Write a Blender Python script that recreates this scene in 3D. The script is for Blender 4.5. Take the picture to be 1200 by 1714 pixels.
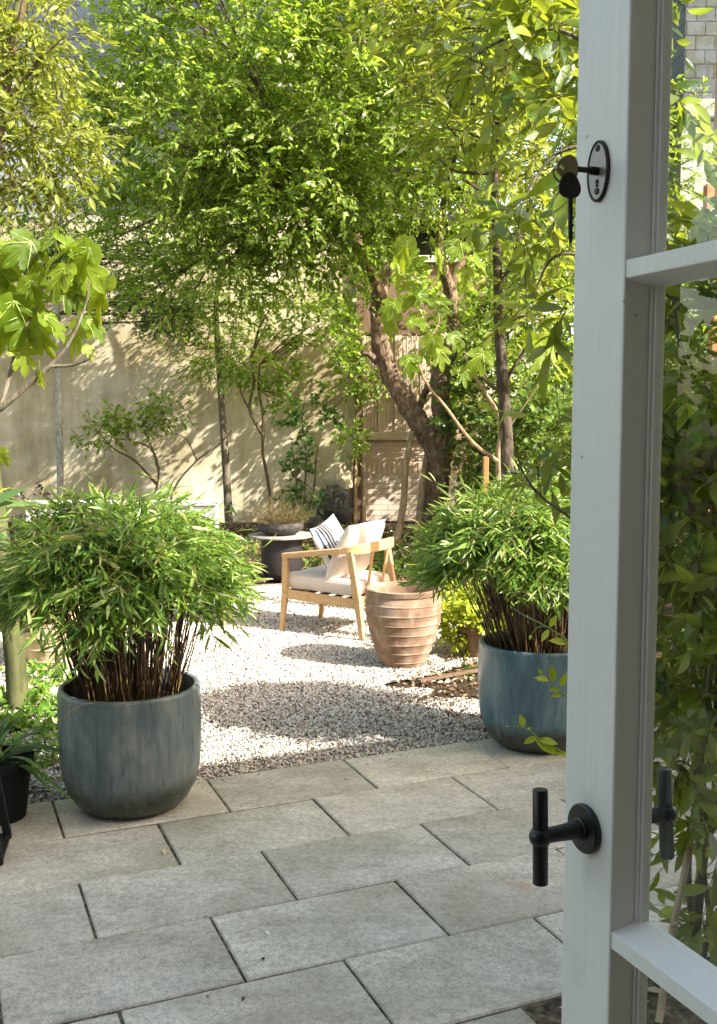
import bpy, math, random
import numpy as np
from mathutils import Vector, Matrix, noise as mnoise
R = math.radians
for o in list(bpy.data.objects): bpy.data.objects.remove(o)
SC = bpy.context.scene; COL = SC.collection
random.seed(5); RNG = np.random.default_rng(5)

# ------------------------------------------------------------------ camera
CH, PIT, FPX, YAW = 1.9545, R(5.4236), 1696.8, R(22.803)
cam = bpy.data.cameras.new('camera'); co = bpy.data.objects.new('camera', cam); COL.objects.link(co)
co.location = (0, 0, CH); co.rotation_euler = (R(90) - PIT, R(0.13), 0)
cam.sensor_fit = 'VERTICAL'; cam.sensor_height = 24; cam.lens = 24 * FPX / 1714
cam.clip_start = 0.05; cam.clip_end = 500
SC.camera = co
# ------------------------------------------------------------------ light
SUN = Vector((0.72, -0.40, 0.62)).normalized()
W = bpy.data.worlds.new('World'); SC.world = W; W.use_nodes = True
nt = W.node_tree; bg = nt.nodes['Background']
sky = nt.nodes.new('ShaderNodeTexSky'); sky.sky_type = 'NISHITA'; sky.sun_disc = False
sky.sun_elevation = math.asin(SUN.z); sky.sun_rotation = math.atan2(SUN.x, SUN.y)
sky.dust_density = 2.0
wm = nt.nodes.new('ShaderNodeMix'); wm.data_type = 'RGBA'; wm.blend_type = 'MULTIPLY'; wm.inputs[0].default_value = 1
wm.inputs[7].default_value = (1.19, 1.0, .78, 1)   # white balance of a warm hazy day
nt.links.new(sky.outputs[0], wm.inputs[6]); nt.links.new(wm.outputs[2], bg.inputs[0]); bg.inputs[1].default_value = 0.15
sl = bpy.data.lights.new('sun', 'SUN'); sl.energy = 3.7; sl.angle = R(0.5); sl.color = (1, .95, .86)
so = bpy.data.objects.new('sun', sl); COL.objects.link(so)
so.rotation_euler = SUN.to_track_quat('Z', 'Y').to_euler()
SC.view_settings.view_transform = 'Standard'; SC.view_settings.look = 'None'
SC.view_settings.gamma = 1; SC.view_settings.exposure = 2.08
SC.cycles.max_bounces = 10; SC.cycles.transparent_max_bounces = 12

# ------------------------------------------------------------------ photo helpers: a ray from the camera, given its own depth
_c, _s = math.cos(PIT), math.sin(PIT)
def ray(u, v):
    x = (u - 600) / FPX; y = (857 - v) / FPX
    return Vector((x, _c + y * _s, -_s + y * _c))
def G(u, v, z=0.0):
    r = ray(u, v); t = (z - CH) / r.z; p = r * t; return Vector((p.x, p.y, z))
def D(u, v, Y):
    r = ray(u, v); t = Y / r.y; return Vector((r.x * t, Y, CH + r.z * t))
E1 = Vector((math.cos(YAW), math.sin(YAW), 0)); E2 = Vector((-math.sin(YAW), math.cos(YAW), 0))
def H(a, b, z=0.0): return E1 * a + E2 * b + Vector((0, 0, z))

# ------------------------------------------------------------------ materials
def mat(name, base=(.5, .5, .5), rough=.6, spec=.5, metal=0):
    m = bpy.data.materials.new(name); m.use_nodes = True
    p = m.node_tree.nodes['Principled BSDF']
    p.inputs['Base Color'].default_value = (*base, 1); p.inputs['Roughness'].default_value = rough
    p.inputs['Specular IOR Level'].default_value = spec; p.inputs['Metallic'].default_value = metal
    return m, m.node_tree, p
def N(nt, t, **k):
    n = nt.nodes.new(t)
    for a, b in k.items():
        if a.startswith('i_'):
            key = a[2:]; key = int(key) if key.isdigit() else key.replace('_', ' ')
            n.inputs[key].default_value = b
        else: setattr(n, a, b)
    return n
def ramp(nt, stops, fac=None, interp='LINEAR'):
    r = nt.nodes.new('ShaderNodeValToRGB'); cr = r.color_ramp; cr.interpolation = interp
    while len(cr.elements) < len(stops): cr.elements.new(.5)
    for e, (p, c) in zip(cr.elements, stops): e.position = p; e.color = (*c, 1) if len(c) == 3 else c
    if fac is not None: nt.links.new(fac, r.inputs[0])
    return r
def coords(nt, scale=(1, 1, 1), kind='Object', rot=(0, 0, 0)):
    tc = nt.nodes.new('ShaderNodeTexCoord'); mp = nt.nodes.new('ShaderNodeMapping')
    mp.inputs['Scale'].default_value = scale; mp.inputs['Rotation'].default_value = rot
    nt.links.new(tc.outputs[kind], mp.inputs[0]); return mp.outputs[0]
def noise(nt, vec, scale, detail=6, rough=.6, dist=0):
    n = N(nt, 'ShaderNodeTexNoise'); n.inputs['Scale'].default_value = scale
    n.inputs['Detail'].default_value = detail; n.inputs['Roughness'].default_value = rough
    n.inputs['Distortion'].default_value = dist
    nt.links.new(vec, n.inputs['Vector']); return n.outputs['Fac']
def mixc(nt, fac, a, b, mode='MIX'):
    m = nt.nodes.new('ShaderNodeMix'); m.data_type = 'RGBA'; m.blend_type = mode
    for i, x in ((0, fac), (6, a), (7, b)):
        if isinstance(x, (int, float)): m.inputs[i].default_value = x
        elif isinstance(x, tuple): m.inputs[i].default_value = (*x, 1) if len(x) == 3 else x
        else: nt.links.new(x, m.inputs[i])
    return m.outputs[2]
def bump(nt, p, h, strength=.3, dist=.01):
    b = N(nt, 'ShaderNodeBump'); b.inputs['Strength'].default_value = strength
    b.inputs['Distance'].default_value = dist
    nt.links.new(h, b.inputs['Height']); nt.links.new(b.outputs[0], p.inputs['Normal']); return b
def island(nt): return nt.nodes.new('ShaderNodeNewGeometry').outputs['Random Per Island']

def leafmat(name, stops, trans=(.30, .42, .04), tf=.42, rough=.42, spec=.45, blem=0):
    m, nt, p = mat(name, rough=rough, spec=spec)
    r = ramp(nt, stops, island(nt)); nt.links.new(r.outputs[0], p.inputs['Base Color'])
    cc_ = r.outputs[0]
    if blem:
        nn_ = noise(nt, coords(nt), blem, 5, .7); cc_ = mixc(nt, .8, cc_, ramp(nt, [(.28, (.5, .45, .3)), (.42, (.9, .95, .9)), (.6, (1.1, 1.1, 1.1)), (.75, (1.5, 1.25, 1.0))], nn_).outputs[0], 'MULTIPLY')
        nt.links.new(cc_, p.inputs['Base Color']); bump(nt, p, nn_, .5, .006)
    tr = N(nt, 'ShaderNodeBsdfTranslucent')
    mc = mixc(nt, .65, cc_, trans); nt.links.new(mc, tr.inputs[0])
    mx = N(nt, 'ShaderNodeMixShader'); mx.inputs[0].default_value = tf
    nt.links.new(p.outputs[0], mx.inputs[1]); nt.links.new(tr.outputs[0], mx.inputs[2])
    nt.links.new(mx.outputs[0], nt.nodes['Material Output'].inputs[0]); return m
M = {}
def G3(a, b, c, d=None):
    s = [(0, a), (.5, b), (1, c)] if d is None else [(0, a), (.45, b), (.9, c), (1, d)]
    return s
M['crown'] = leafmat('leaf_crown', G3((.045, .095, .014), (.14, .235, .03), (.30, .41, .07), (.6, .64, .36)), (.52, .74, .05), .52, .36)
M['crown_dark'] = leafmat('leaf_dark', G3((.02, .07, .016), (.05, .13, .03), (.12, .23, .05)), (.24, .42, .05), .38, .35)
M['back'] = leafmat('leaf_background', G3((.05, .11, .015), (.13, .22, .03), (.32, .4, .07)), (.5, .68, .05), .48)
M['ivy'] = leafmat('leaf_ivy', G3((.025, .06, .012), (.07, .14, .02), (.15, .24, .03)), (.3, .42, .04), .3)
M['laurel'] = leafmat('leaf_laurel', G3((.02, .065, .014), (.07, .13, .02), (.2, .24, .03), (.36, .36, .06)), (.5, .58, .03), .45, .3, .6, blem=50)
M['lefttree'] = leafmat('leaf_left', G3((.045, .075, .012), (.13, .17, .022), (.27, .31, .05), (.5, .52, .22)), (.55, .62, .04), .42)
M['fig'] = leafmat('leaf_fig', G3((.05, .10, .008), (.11, .18, .012), (.22, .28, .03)), (.50, .58, .015), .5, .5, .22, blem=26)
M['bamboo'] = leafmat('leaf_bamboo', [(0, (.4, .3, .14)), (.025, (.36, .28, .12)), (.04, (.04, .11, .02)), (.45, (.12, .235, .035)), (.85, (.27, .37, .06)), (1, (.54, .58, .28))], (.38, .56, .06), .4, .32)
M['strap'] = leafmat('leaf_strap', G3((.04, .12, .03), (.09, .2, .05), (.2, .3, .1)), (.3, .42, .05), .25)
M['lime'] = leafmat('leaf_lime', G3((.2, .3, .02), (.38, .46, .03), (.55, .6, .1)), (.6, .66, .03), .35)
M['fern'] = leafmat('leaf_fern', G3((.05, .14, .02), (.12, .25, .03), (.25, .38, .06)), (.35, .5, .05), .35)
M['purple'] = leafmat('leaf_purple', G3((.012, .006, .009), (.03, .015, .022), (.08, .06, .07)), (.08, .02, .03), .15)
M['heather'] = leafmat('leaf_heather', G3((.10, .16, .03), (.22, .2, .06), (.34, .16, .12)), (.4, .36, .1), .3)
M['litter'] = leafmat('leaf_litter', [(0, (.05, .03, .018)), (.4, (.16, .10, .055)), (.75, (.36, .25, .15)), (1, (.62, .54, .42))], (.3, .2, .1), .15, .7, .2)

def barkmat(name, c0, c1, c2, sc=18, st=.8, ds=.02, zs=.25):
    m, nt, p = mat(name, rough=.9, spec=.2)
    v = coords(nt, (1, 1, zs)); f = noise(nt, v, sc, 8, .7, .4)
    r = ramp(nt, [(.3, c0), (.52, c1), (.72, c2)], f); nt.links.new(r.outputs[0], p.inputs['Base Color'])
    bump(nt, p, f, st, ds); return m
M['bark'] = barkmat('bark_rough', (.05, .03, .02), (.21, .14, .09), (.48, .37, .27), 22, 1, .04, .45)
M['bark_thin'] = barkmat('bark_thin', (.05, .04, .03), (.14, .12, .08), (.3, .27, .2), 30, .5, .01)
M['bark_slim'] = barkmat('bark_slim', (.02, .015, .011), (.075, .058, .04), (.2, .165, .12), 24, .8, .015, .35)
M['bark_pale'] = barkmat('bark_pale', (.12, .12, .1), (.34, .34, .29), (.5, .5, .44), 16, .4, .01, .5)
M['bark_green'] = barkmat('bark_green', (.03, .035, .015), (.08, .085, .033), (.15, .15, .075), 9, .35, .01, .2)
M['bark_warm'] = barkmat('bark_warm', (.12, .08, .05), (.3, .22, .13), (.48, .38, .24), 26, .5, .01, .2)
M['twig'] = barkmat('twig', (.04, .03, .018), (.1, .075, .04), (.17, .14, .08), 30, .2, .005)
M['culm'], nt, p = mat('bamboo_culm', rough=.5)
r = ramp(nt, [(0, (.03, .015, .01)), (.5, (.09, .045, .022)), (.85, (.22, .13, .05)), (1, (.34, .28, .1))], island(nt)); nt.links.new(r.outputs[0], p.inputs['Base Color'])
M['greenstem'] = mat('green_stem', (.2, .3, .07), .5)[0]
M['vein'] = mat('leaf_vein', (.30, .40, .09), .6)[0]
M['cane'] = barkmat('cane', (.22, .16, .1), (.42, .33, .22), (.6, .5, .36), 14, .3, .004, .1)

# paving
m, nt, p = mat('paving_stone', rough=.62, spec=.4); M['paving'] = m
v = coords(nt); isl = island(nt)
off = N(nt, 'ShaderNodeVectorMath', operation='ADD'); cmb = N(nt, 'ShaderNodeCombineXYZ')
mul = N(nt, 'ShaderNodeMath', operation='MULTIPLY', i_1=40.0); nt.links.new(isl, mul.inputs[0]); nt.links.new(mul.outputs[0], cmb.inputs[0]); nt.links.new(mul.outputs[0], cmb.inputs[1])
nt.links.new(v, off.inputs[0]); nt.links.new(cmb.outputs[0], off.inputs[1]); vo = off.outputs[0]
st = N(nt, 'ShaderNodeMapping'); st.inputs['Rotation'].default_value = (0, 0, -YAW); st.inputs['Scale'].default_value = (.55, 1.6, 1); nt.links.new(vo, st.inputs[0])
n1 = noise(nt, st.outputs[0], 3.2, 8, .68, .3); n2 = noise(nt, vo, 130, 4, .8); n3 = noise(nt, vo, 1.5, 4, .5); n4 = noise(nt, vo, 38, 5, .75); n5 = noise(nt, vo, 7, 9, .78)
c1 = ramp(nt, [(.3, (.38, .365, .31)), (.5, (.51, .49, .43)), (.72, (.64, .62, .55))], n1).outputs[0]
c2 = mixc(nt, .55, c1, ramp(nt, [(.36, (.3, .3, .29)), (.47, (.95, .95, .94)), (.56, (1.05, 1.05, 1.05)), (.64, (1.7, 1.7, 1.66))], n2).outputs[0], 'MULTIPLY')
c2 = mixc(nt, .6, c2, ramp(nt, [(.34, (.5, .5, .46)), (.5, (1, 1, 1)), (.64, (1.3, 1.3, 1.28))], n4).outputs[0], 'MULTIPLY')
c2 = mixc(nt, .75, c2, ramp(nt, [(.3, (.62, .62, .56)), (.5, (1, 1, 1)), (.68, (1.18, 1.18, 1.16))], n5).outputs[0], 'MULTIPLY')
c3 = mixc(nt, ramp(nt, [(.45, (0, 0, 0)), (.7, (.6, .6, .6))], n3).outputs[0], c2, (.24, .23, .15))
tone = ramp(nt, [(0, (.87, .87, .86)), (.5, (1, 1, 1)), (1, (1.10, 1.09, 1.06))], isl).outputs[0]
c4 = mixc(nt, 1.0, c3, tone, 'MULTIPLY')
# dark lichen spots
vr = N(nt, 'ShaderNodeTexVoronoi'); vr.inputs['Scale'].default_value = 7; nt.links.new(vo, vr.inputs['Vector'])
spot = ramp(nt, [(.0, (1, 1, 1)), (.05, (.8, .8, .8)), (.075, (0, 0, 0))], vr.outputs['Distance']).outputs[0]
sel = ramp(nt, [(.62, (0, 0, 0)), (.7, (.7, .7, .7))], noise(nt, vo, 2.3, 2)).outputs[0]
sp2 = mixc(nt, 1.0, spot, sel, 'MULTIPLY')
c5 = mixc(nt, sp2, c4, (.12, .11, .1))
# a rusty stain near the handle side
stc = G(873, 1483); vd = N(nt, 'ShaderNodeVectorMath', operation='DISTANCE'); vd.inputs[1].default_value = tuple(stc)
nt.links.new(v, vd.inputs[0]); md = N(nt, 'ShaderNodeMath', operation='ADD'); mm = N(nt, 'ShaderNodeMath', operation='MULTIPLY', i_1=.12)
nt.links.new(noise(nt, v, 16, 4), mm.inputs[0]); nt.links.new(vd.outputs['Value'], md.inputs[0]); nt.links.new(mm.outputs[0], md.inputs[1])
rs = ramp(nt, [(.06, (.55, .55, .55)), (.13, (0, 0, 0))], md.outputs[0]).outputs[0]
c6 = mixc(nt, rs, c5, (.38, .2, .1)); nt.links.new(c6, p.inputs['Base Color'])
bump(nt, p, n4, .35, .002)
m, nt, p = mat('joint_sand', rough=1, spec=.1); M['joint'] = m
v = coords(nt); c = ramp(nt, [(.3, (.025, .02, .014)), (.5, (.10, .085, .06)), (.62, (.2, .17, .12)), (.75, (.10, .13, .03))], noise(nt, v, 25, 6)).outputs[0]
nt.links.new(c, p.inputs['Base Color'])
# soil
m, nt, p = mat('soil', rough=1, spec=.1); M['soil'] = m
v = coords(nt); f = noise(nt, v, 30, 8, .7); c = ramp(nt, [(.3, (.02, .014, .01)), (.55, (.07, .048, .03)), (.75, (.17, .12, .08))], f).outputs[0]
nt.links.new(c, p.inputs['Base Color']); bump(nt, p, f, 1, .03)
# gravel base + stones
m, nt, p = mat('gravel_bed', rough=.95, spec=.2); M['gravel_bed'] = m
v = coords(nt); vr = N(nt, 'ShaderNodeTexVoronoi'); vr.inputs['Scale'].default_value = 55; nt.links.new(v, vr.inputs['Vector'])
c = ramp(nt, [(0, (.5, .45, .39)), (.5, (.34, .3, .26)), (1, (.08, .065, .05))], vr.outputs['Distance']).outputs[0]
c = mixc(nt, .5, c, vr.outputs['Color'], 'SOFT_LIGHT')
nt.links.new(c, p.inputs['Base Color']); bump(nt, p, vr.outputs['Distance'], 1, -.02)
m, nt, p = mat('gravel_stone', rough=.8, spec=.3); M['stone'] = m
isl = island(nt)
c = ramp(nt, [(0, (.05, .045, .04)), (.07, (.15, .13, .115)), (.16, (.44, .33, .23)), (.30, (.57, .49, .40)), (.5, (.66, .60, .52)), (.75, (.75, .70, .63)), (1, (.84, .81, .76))], isl).outputs[0]
nt.links.new(c, p.inputs['Base Color'])
# glazed pot
m, nt, p = mat('glazed_pot', rough=.42, spec=.5); M['pot'] = m
v = coords(nt, (1, 1, .3)); f = noise(nt, v, 7, 8, .65, .6); v2 = coords(nt, (1, 1, .09)); f2 = noise(nt, v2, 34, 7, .75)
c = ramp(nt, [(.28, (.05, .085, .10)), (.48, (.125, .165, .172)), (.7, (.27, .295, .275))], f).outputs[0]
c = mixc(nt, .45, c, ramp(nt, [(.25, (.3, .38, .45)), (.5, (1, 1, 1)), (.75, (1.7, 1.6, 1.5))], f2).outputs[0], 'MULTIPLY')
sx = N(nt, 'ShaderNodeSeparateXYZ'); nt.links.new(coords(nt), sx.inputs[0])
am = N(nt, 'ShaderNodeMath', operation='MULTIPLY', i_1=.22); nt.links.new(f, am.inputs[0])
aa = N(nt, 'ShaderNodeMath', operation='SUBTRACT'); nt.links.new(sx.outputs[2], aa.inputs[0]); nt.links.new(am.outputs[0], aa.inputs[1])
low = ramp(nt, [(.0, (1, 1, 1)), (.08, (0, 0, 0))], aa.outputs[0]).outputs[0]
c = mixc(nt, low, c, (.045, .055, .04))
pv_ = N(nt, 'ShaderNodeTexVoronoi'); pv_.inputs['Scale'].default_value = 26; nt.links.new(coords(nt), pv_.inputs['Vector'])
spk = mixc(nt, 1.0, ramp(nt, [(.06, (1, 1, 1)), (.12, (0, 0, 0))], pv_.outputs['Distance']).outputs[0], ramp(nt, [(.56, (0, 0, 0)), (.6, (.9, .9, .9))], noise(nt, coords(nt), 5, 3)).outputs[0], 'MULTIPLY')
c = mixc(nt, spk, c, (.035, .04, .04)); lim = ramp(nt, [(.6, (0, 0, 0)), (.72, (.45, .45, .45))], noise(nt, coords(nt, (1, 1, .5)), 9, 9, .8)).outputs[0]
c = mixc(nt, lim, c, (.42, .43, .40)); nt.links.new(c, p.inputs['Base Color'])
rr = ramp(nt, [(.3, (.2, .2, .2)), (.7, (.45, .45, .45))], f2).outputs[0]; nt.links.new(rr, p.inputs['Roughness'])
bump(nt, p, f2, .15, .004)
# terracotta
def terra(name, a, b, cc):
    m, nt, p = mat(name, rough=.85, spec=.2)
    v = coords(nt, (1, 1, .8)); f = noise(nt, v, 6, 8, .65, .5); g = noise(nt, v, 50, 4, .7)
    c = ramp(nt, [(.3, a), (.5, b), (.72, cc)], f).outputs[0]
    c = mixc(nt, .3, c, ramp(nt, [(.3, (.6, .6, .6)), (.6, (1.1, 1.1, 1.1))], g).outputs[0], 'MULTIPLY')
    nt.links.new(c, p.inputs['Base Color']); bump(nt, p, g, .25, .003); return m
M['terra'] = terra('terracotta', (.15, .095, .06), (.25, .165, .11), (.42, .33, .25))
M['terra_pale'] = terra('terracotta_pale', (.45, .3, .18), (.62, .45, .29), (.74, .6, .44))
# timber
def wood(name, a, b, sc=(1, 1, 1), s=9, rough=.5):
    m, nt, p = mat(name, rough=rough, spec=.35)
    v = coords(nt, sc); f = noise(nt, v, s, 5, .6, 1.2); c = ramp(nt, [(.3, a), (.7, b)], f).outputs[0]
    nt.links.new(c, p.inputs['Base Color']); bump(nt, p, f, .1, .002); return m
M['oak'] = wood('pale_oak', (.42, .265, .12), (.58, .39, .2), (1, 6, 8))
M['timber_dark'] = wood('weathered_timber', (.08, .05, .03), (.2, .13, .08), (10, 10, .6), 6, .9)
M['timber_pink'] = wood('pinkish_timber', (.42, .30, .22), (.60, .46, .36), (10, 10, .6), 6, .85)
M['timber_orange'] = wood('orange_timber', (.3, .13, .05), (.45, .22, .09), (10, 10, .6), 6, .7)
# fabric
def fabric(name, a):
    m, nt, p = mat(name, a, .95, .15)
    f = noise(nt, coords(nt), 260, 2); bump(nt, p, f, .25, .001)
    p.inputs['Sheen Weight'].default_value = .2; return m, nt, p
M['cushion'] = fabric('cream_canvas', (.62, .54, .47))[0]
m, nt, p = fabric('striped_canvas', (.7, .7, .7)); M['stripe'] = m
wv = N(nt, 'ShaderNodeTexWave', wave_type='BANDS', bands_direction='X', wave_profile='SIN')
wv.inputs['Scale'].default_value = 6.2; wv.inputs['Distortion'].default_value = .25
nt.links.new(coords(nt), wv.inputs[0])
nt.links.new(ramp(nt, [(.44, (.03, .045, .085)), (.52, (.66, .65, .64))], wv.outputs['Fac']).outputs[0], p.inputs['Base Color'])
M['piping'] = mat('dark_webbing', (.08, .05, .03), .8)[0]
# metal, paint, glass
M['black'] = mat('black_metal', (.010, .011, .012), .38, .5)[0]
M['black_matt'] = mat('black_matt', (.012, .012, .013), .7, .3)[0]
M['drum'] = mat('charcoal_drum', (.022, .02, .02), .45, .4)[0]
m, nt, p = mat('concrete_top', (.4, .38, .35), .8, .3); M['concrete'] = m
nt.links.new(ramp(nt, [(.3, (.22, .205, .18)), (.7, (.36, .34, .3))], noise(nt, coords(nt), 12, 6)).outputs[0], p.inputs['Base Color'])
m, nt, p = mat('stone_bowl', (.08, .075, .07), .8, .3); M['bowl'] = m
f = noise(nt, coords(nt), 18, 6); nt.links.new(ramp(nt, [(.3, (.022, .02, .018)), (.7, (.09, .083, .075))], f).outputs[0], p.inputs['Base Color']); bump(nt, p, f, .5, .01)
m, nt, p = mat('white_door_paint', (.82, .80, .75), .42, .45); M['paint'] = m
v = coords(nt, (14, 14, .8)); f = noise(nt, v, 6, 6, .6); f3 = noise(nt, coords(nt), 9, 6, .7)
c = mixc(nt, ramp(nt, [(.62, (0, 0, 0)), (.8, (.35, .35, .35))], f3).outputs[0], (.83, .81, .765), (.55, .53, .47))
chv = N(nt, 'ShaderNodeTexVoronoi'); chv.inputs['Scale'].default_value = 30; nt.links.new(coords(nt), chv.inputs['Vector'])
c = mixc(nt, mixc(nt, 1.0, ramp(nt, [(.0, (1, 1, 1)), (.05, (.8, .8, .8)), (.075, (0, 0, 0))], chv.outputs['Distance']).outputs[0], ramp(nt, [(.63, (0, 0, 0)), (.66, (.6, .6, .6))], noise(nt, coords(nt), 14, 2)).outputs[0], 'MULTIPLY'), c, (.16, .14, .12))
nt.links.new(c, p.inputs['Base Color']); bump(nt, p, f, .45, .002)
M['brass'] = mat('old_brass', (.25, .2, .11), .35, .5, .9)[0]
M['iron'] = mat('dark_iron', (.035, .028, .022), .45, .5, .6)[0]
M['nickel'] = mat('worn_nickel', (.30, .26, .235), .35, .5, .35)[0]
m, nt, p = mat('window_glass'); M['glass'] = m
tb = N(nt, 'ShaderNodeBsdfTransparent'); tb.inputs[0].default_value = (.93, .95, .94, 1); gl = N(nt, 'ShaderNodeBsdfGlossy'); gl.inputs['Roughness'].default_value = .005
fr = N(nt, 'ShaderNodeFresnel'); ge = N(nt, 'ShaderNodeNewGeometry'); iv = N(nt, 'ShaderNodeMapRange', i_3=1.5, i_4=1 / 1.5)
nt.links.new(ge.outputs['Backfacing'], iv.inputs[0]); nt.links.new(iv.outputs[0], fr.inputs[0]); mx = N(nt, 'ShaderNodeMixShader')
inb = N(nt, 'ShaderNodeMath', operation='SUBTRACT'); inb.inputs[0].default_value = 1; nt.links.new(ge.outputs['Backfacing'], inb.inputs[1])
fm = N(nt, 'ShaderNodeMath', operation='MULTIPLY'); nt.links.new(fr.outputs[0], fm.inputs[0]); nt.links.new(inb.outputs[0], fm.inputs[1])
nt.links.new(fm.outputs[0], mx.inputs[0]); nt.links.new(tb.outputs[0], mx.inputs[1]); nt.links.new(gl.outputs[0], mx.inputs[2])
nt.links.new(mx.outputs[0], nt.nodes['Material Output'].inputs[0])
# walls
m, nt, p = mat('render_wall', rough=.92, spec=.15); M['render'] = m
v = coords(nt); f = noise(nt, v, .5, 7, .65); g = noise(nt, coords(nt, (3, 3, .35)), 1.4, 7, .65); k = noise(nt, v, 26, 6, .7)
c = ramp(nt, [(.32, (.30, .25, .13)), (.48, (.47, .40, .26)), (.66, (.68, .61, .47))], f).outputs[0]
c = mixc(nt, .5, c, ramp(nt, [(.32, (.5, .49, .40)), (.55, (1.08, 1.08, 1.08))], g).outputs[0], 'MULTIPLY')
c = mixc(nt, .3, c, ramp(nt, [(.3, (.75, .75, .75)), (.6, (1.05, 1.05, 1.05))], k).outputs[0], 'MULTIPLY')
nt.links.new(c, p.inputs['Base Color']); bump(nt, p, k, .4, .01)
M['pale_wall'] = mat('pale_blue_wall', (.2, .215, .235), .9, .2)[0]
def bricky(name, c1, c2, mort, w, h, ms=.012, kind='Object', rot=(R(90), 0, 0), rough=.85, b=.5):
    m, nt, p = mat(name, rough=rough, spec=.25)
    br = N(nt, 'ShaderNodeTexBrick'); br.inputs['Scale'].default_value = 1; br.inputs['Brick Width'].default_value = w
    br.inputs['Row Height'].default_value = h; br.inputs['Mortar Size'].default_value = ms; br.inputs['Mortar Smooth'].default_value = .2
    br.inputs['Color1'].default_value = (*c1, 1); br.inputs['Color2'].default_value = (*c2, 1); br.inputs['Mortar'].default_value = (*mort, 1)
    br.inputs['Bias'].default_value = 0
    nt.links.new(coords(nt, (1, 1, 1), kind, rot), br.inputs[0])
    f = noise(nt, coords(nt), 3, 6); c = mixc(nt, .5, br.outputs[0], ramp(nt, [(.3, (.6, .6, .6)), (.65, (1.15, 1.15, 1.15))], f).outputs[0], 'MULTIPLY')
    nt.links.new(c, p.inputs['Base Color'])
    inv = N(nt, 'ShaderNodeMath', operation='SUBTRACT'); inv.inputs[0].default_value = 1; nt.links.new(br.outputs['Fac'], inv.inputs[1])
    bump(nt, p, inv.outputs[0], b, .02); return m
M['slate'] = bricky('slate_hanging', (.035, .045, .065), (.055, .068, .09), (.018, .021, .028), .58, .33, .010, rough=.6)
M['slate_small'] = bricky('slate_hanging_small', (.06, .065, .065), (.09, .095, .09), (.015, .015, .015), .36, .26, .012, rough=.6)
M['brick'] = bricky('pinkish_brick', (.46, .37, .29), (.56, .46, .37), (.38, .32, .26), .26, .10, .014)
M['house_brick'] = bricky('house_brick', (.34, .27, .18), (.42, .33, .22), (.4, .37, .32), .225, .075, .01)
M['cream_trim'] = mat('cream_trim', (.68, .62, .50), .7)[0]
M['plaster'] = mat('white_plaster', (.7, .69, .66), .9, .2)[0]
M['far_plaster'] = mat('far_plaster', (.36, .35, .33), .9, .2)[0]; M['far_trim'] = mat('far_trim', (.34, .31, .24), .8, .2)[0]
M['floorboard'] = mat('floorboards', (.3, .2, .12), .5)[0]
M['void'] = mat('dark_opening', (.012, .012, .01), .9, .1)[0]
M['white_plastic'] = mat('white_tabletop', (.78, .79, .8), .4)[0]
M['steel_grey'] = mat('grey_steel', (.17, .185, .195), .4, .5, .5)[0]
M['teal_black'] = mat('dark_teal_metal', (.012, .03, .032), .4, .5)[0]

# ------------------------------------------------------------------ object helpers
def tag(o, label=None, cat=None, group=None, kind=None):
    if label: o['label'] = label
    if cat: o['category'] = cat
    if group: o['group'] = group
    if kind: o['kind'] = kind
    return o
def thing(name, label, cat, loc=(0, 0, 0), rz=0, group=None):
    o = bpy.data.objects.new(name, None); COL.objects.link(o); o.location = loc; o.rotation_euler = (0, 0, rz)
    o.empty_display_size = .1; return tag(o, label, cat, group)
def link(name, me, m, parent=None, world=False, smooth=False):
    if m: me.materials.append(m)
    o = bpy.data.objects.new(name, me); COL.objects.link(o)
    if parent is not None:
        if world: me.transform(Matrix.Translation(-Vector(parent.location)))
        o.parent = parent
    if smooth: me.shade_smooth()
    return o
def npmesh(name, V, Fs, m, parent=None, world=True, smooth=False, m2=None, n2=0):
    """Fs: list of (M,k) index arrays"""
    me = bpy.data.meshes.new(name); V = np.asarray(V, dtype=np.float32)
    me.vertices.add(len(V)); me.vertices.foreach_set('co', V.ravel())
    Fs = [f for f in Fs if len(f)]
    li = np.concatenate([f.ravel() for f in Fs]).astype(np.int32)
    tot = np.concatenate([np.full(len(f), f.shape[1], dtype=np.int32) for f in Fs])
    start = np.concatenate([[0], np.cumsum(tot)[:-1]]).astype(np.int32)
    me.loops.add(len(li)); me.loops.foreach_set('vertex_index', li)
    me.polygons.add(len(tot)); me.polygons.foreach_set('loop_start', start)
    me.update(calc_edges=True)
    if m2 is not None:
        me.materials.append(m); me.materials.append(m2); mi = np.zeros(len(tot), dtype=np.int32); mi[-n2:] = 1; me.polygons.foreach_set('material_index', mi); m = None
    me.validate()
    return link(name, me, m, parent, world, smooth)
def catmull(P, n):
    P = [Vector(p) for p in P]
    if len(P) < 3: return [P[0].lerp(P[-1], i / n) for i in range(n + 1)]
    Q = [P[0] * 2 - P[1]] + P + [P[-1] * 2 - P[-2]]; out = []
    for i in range(1, len(Q) - 2):
        a, b, c, d = Q[i - 1:i + 3]
        for k in range(n):
            t = k / n
            out.append(.5 * ((2 * b) + (c - a) * t + (2 * a - 5 * b + 4 * c - d) * t * t + (3 * b - a - 3 * c + d) * t ** 3))
    out.append(P[-1]); return out
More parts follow.
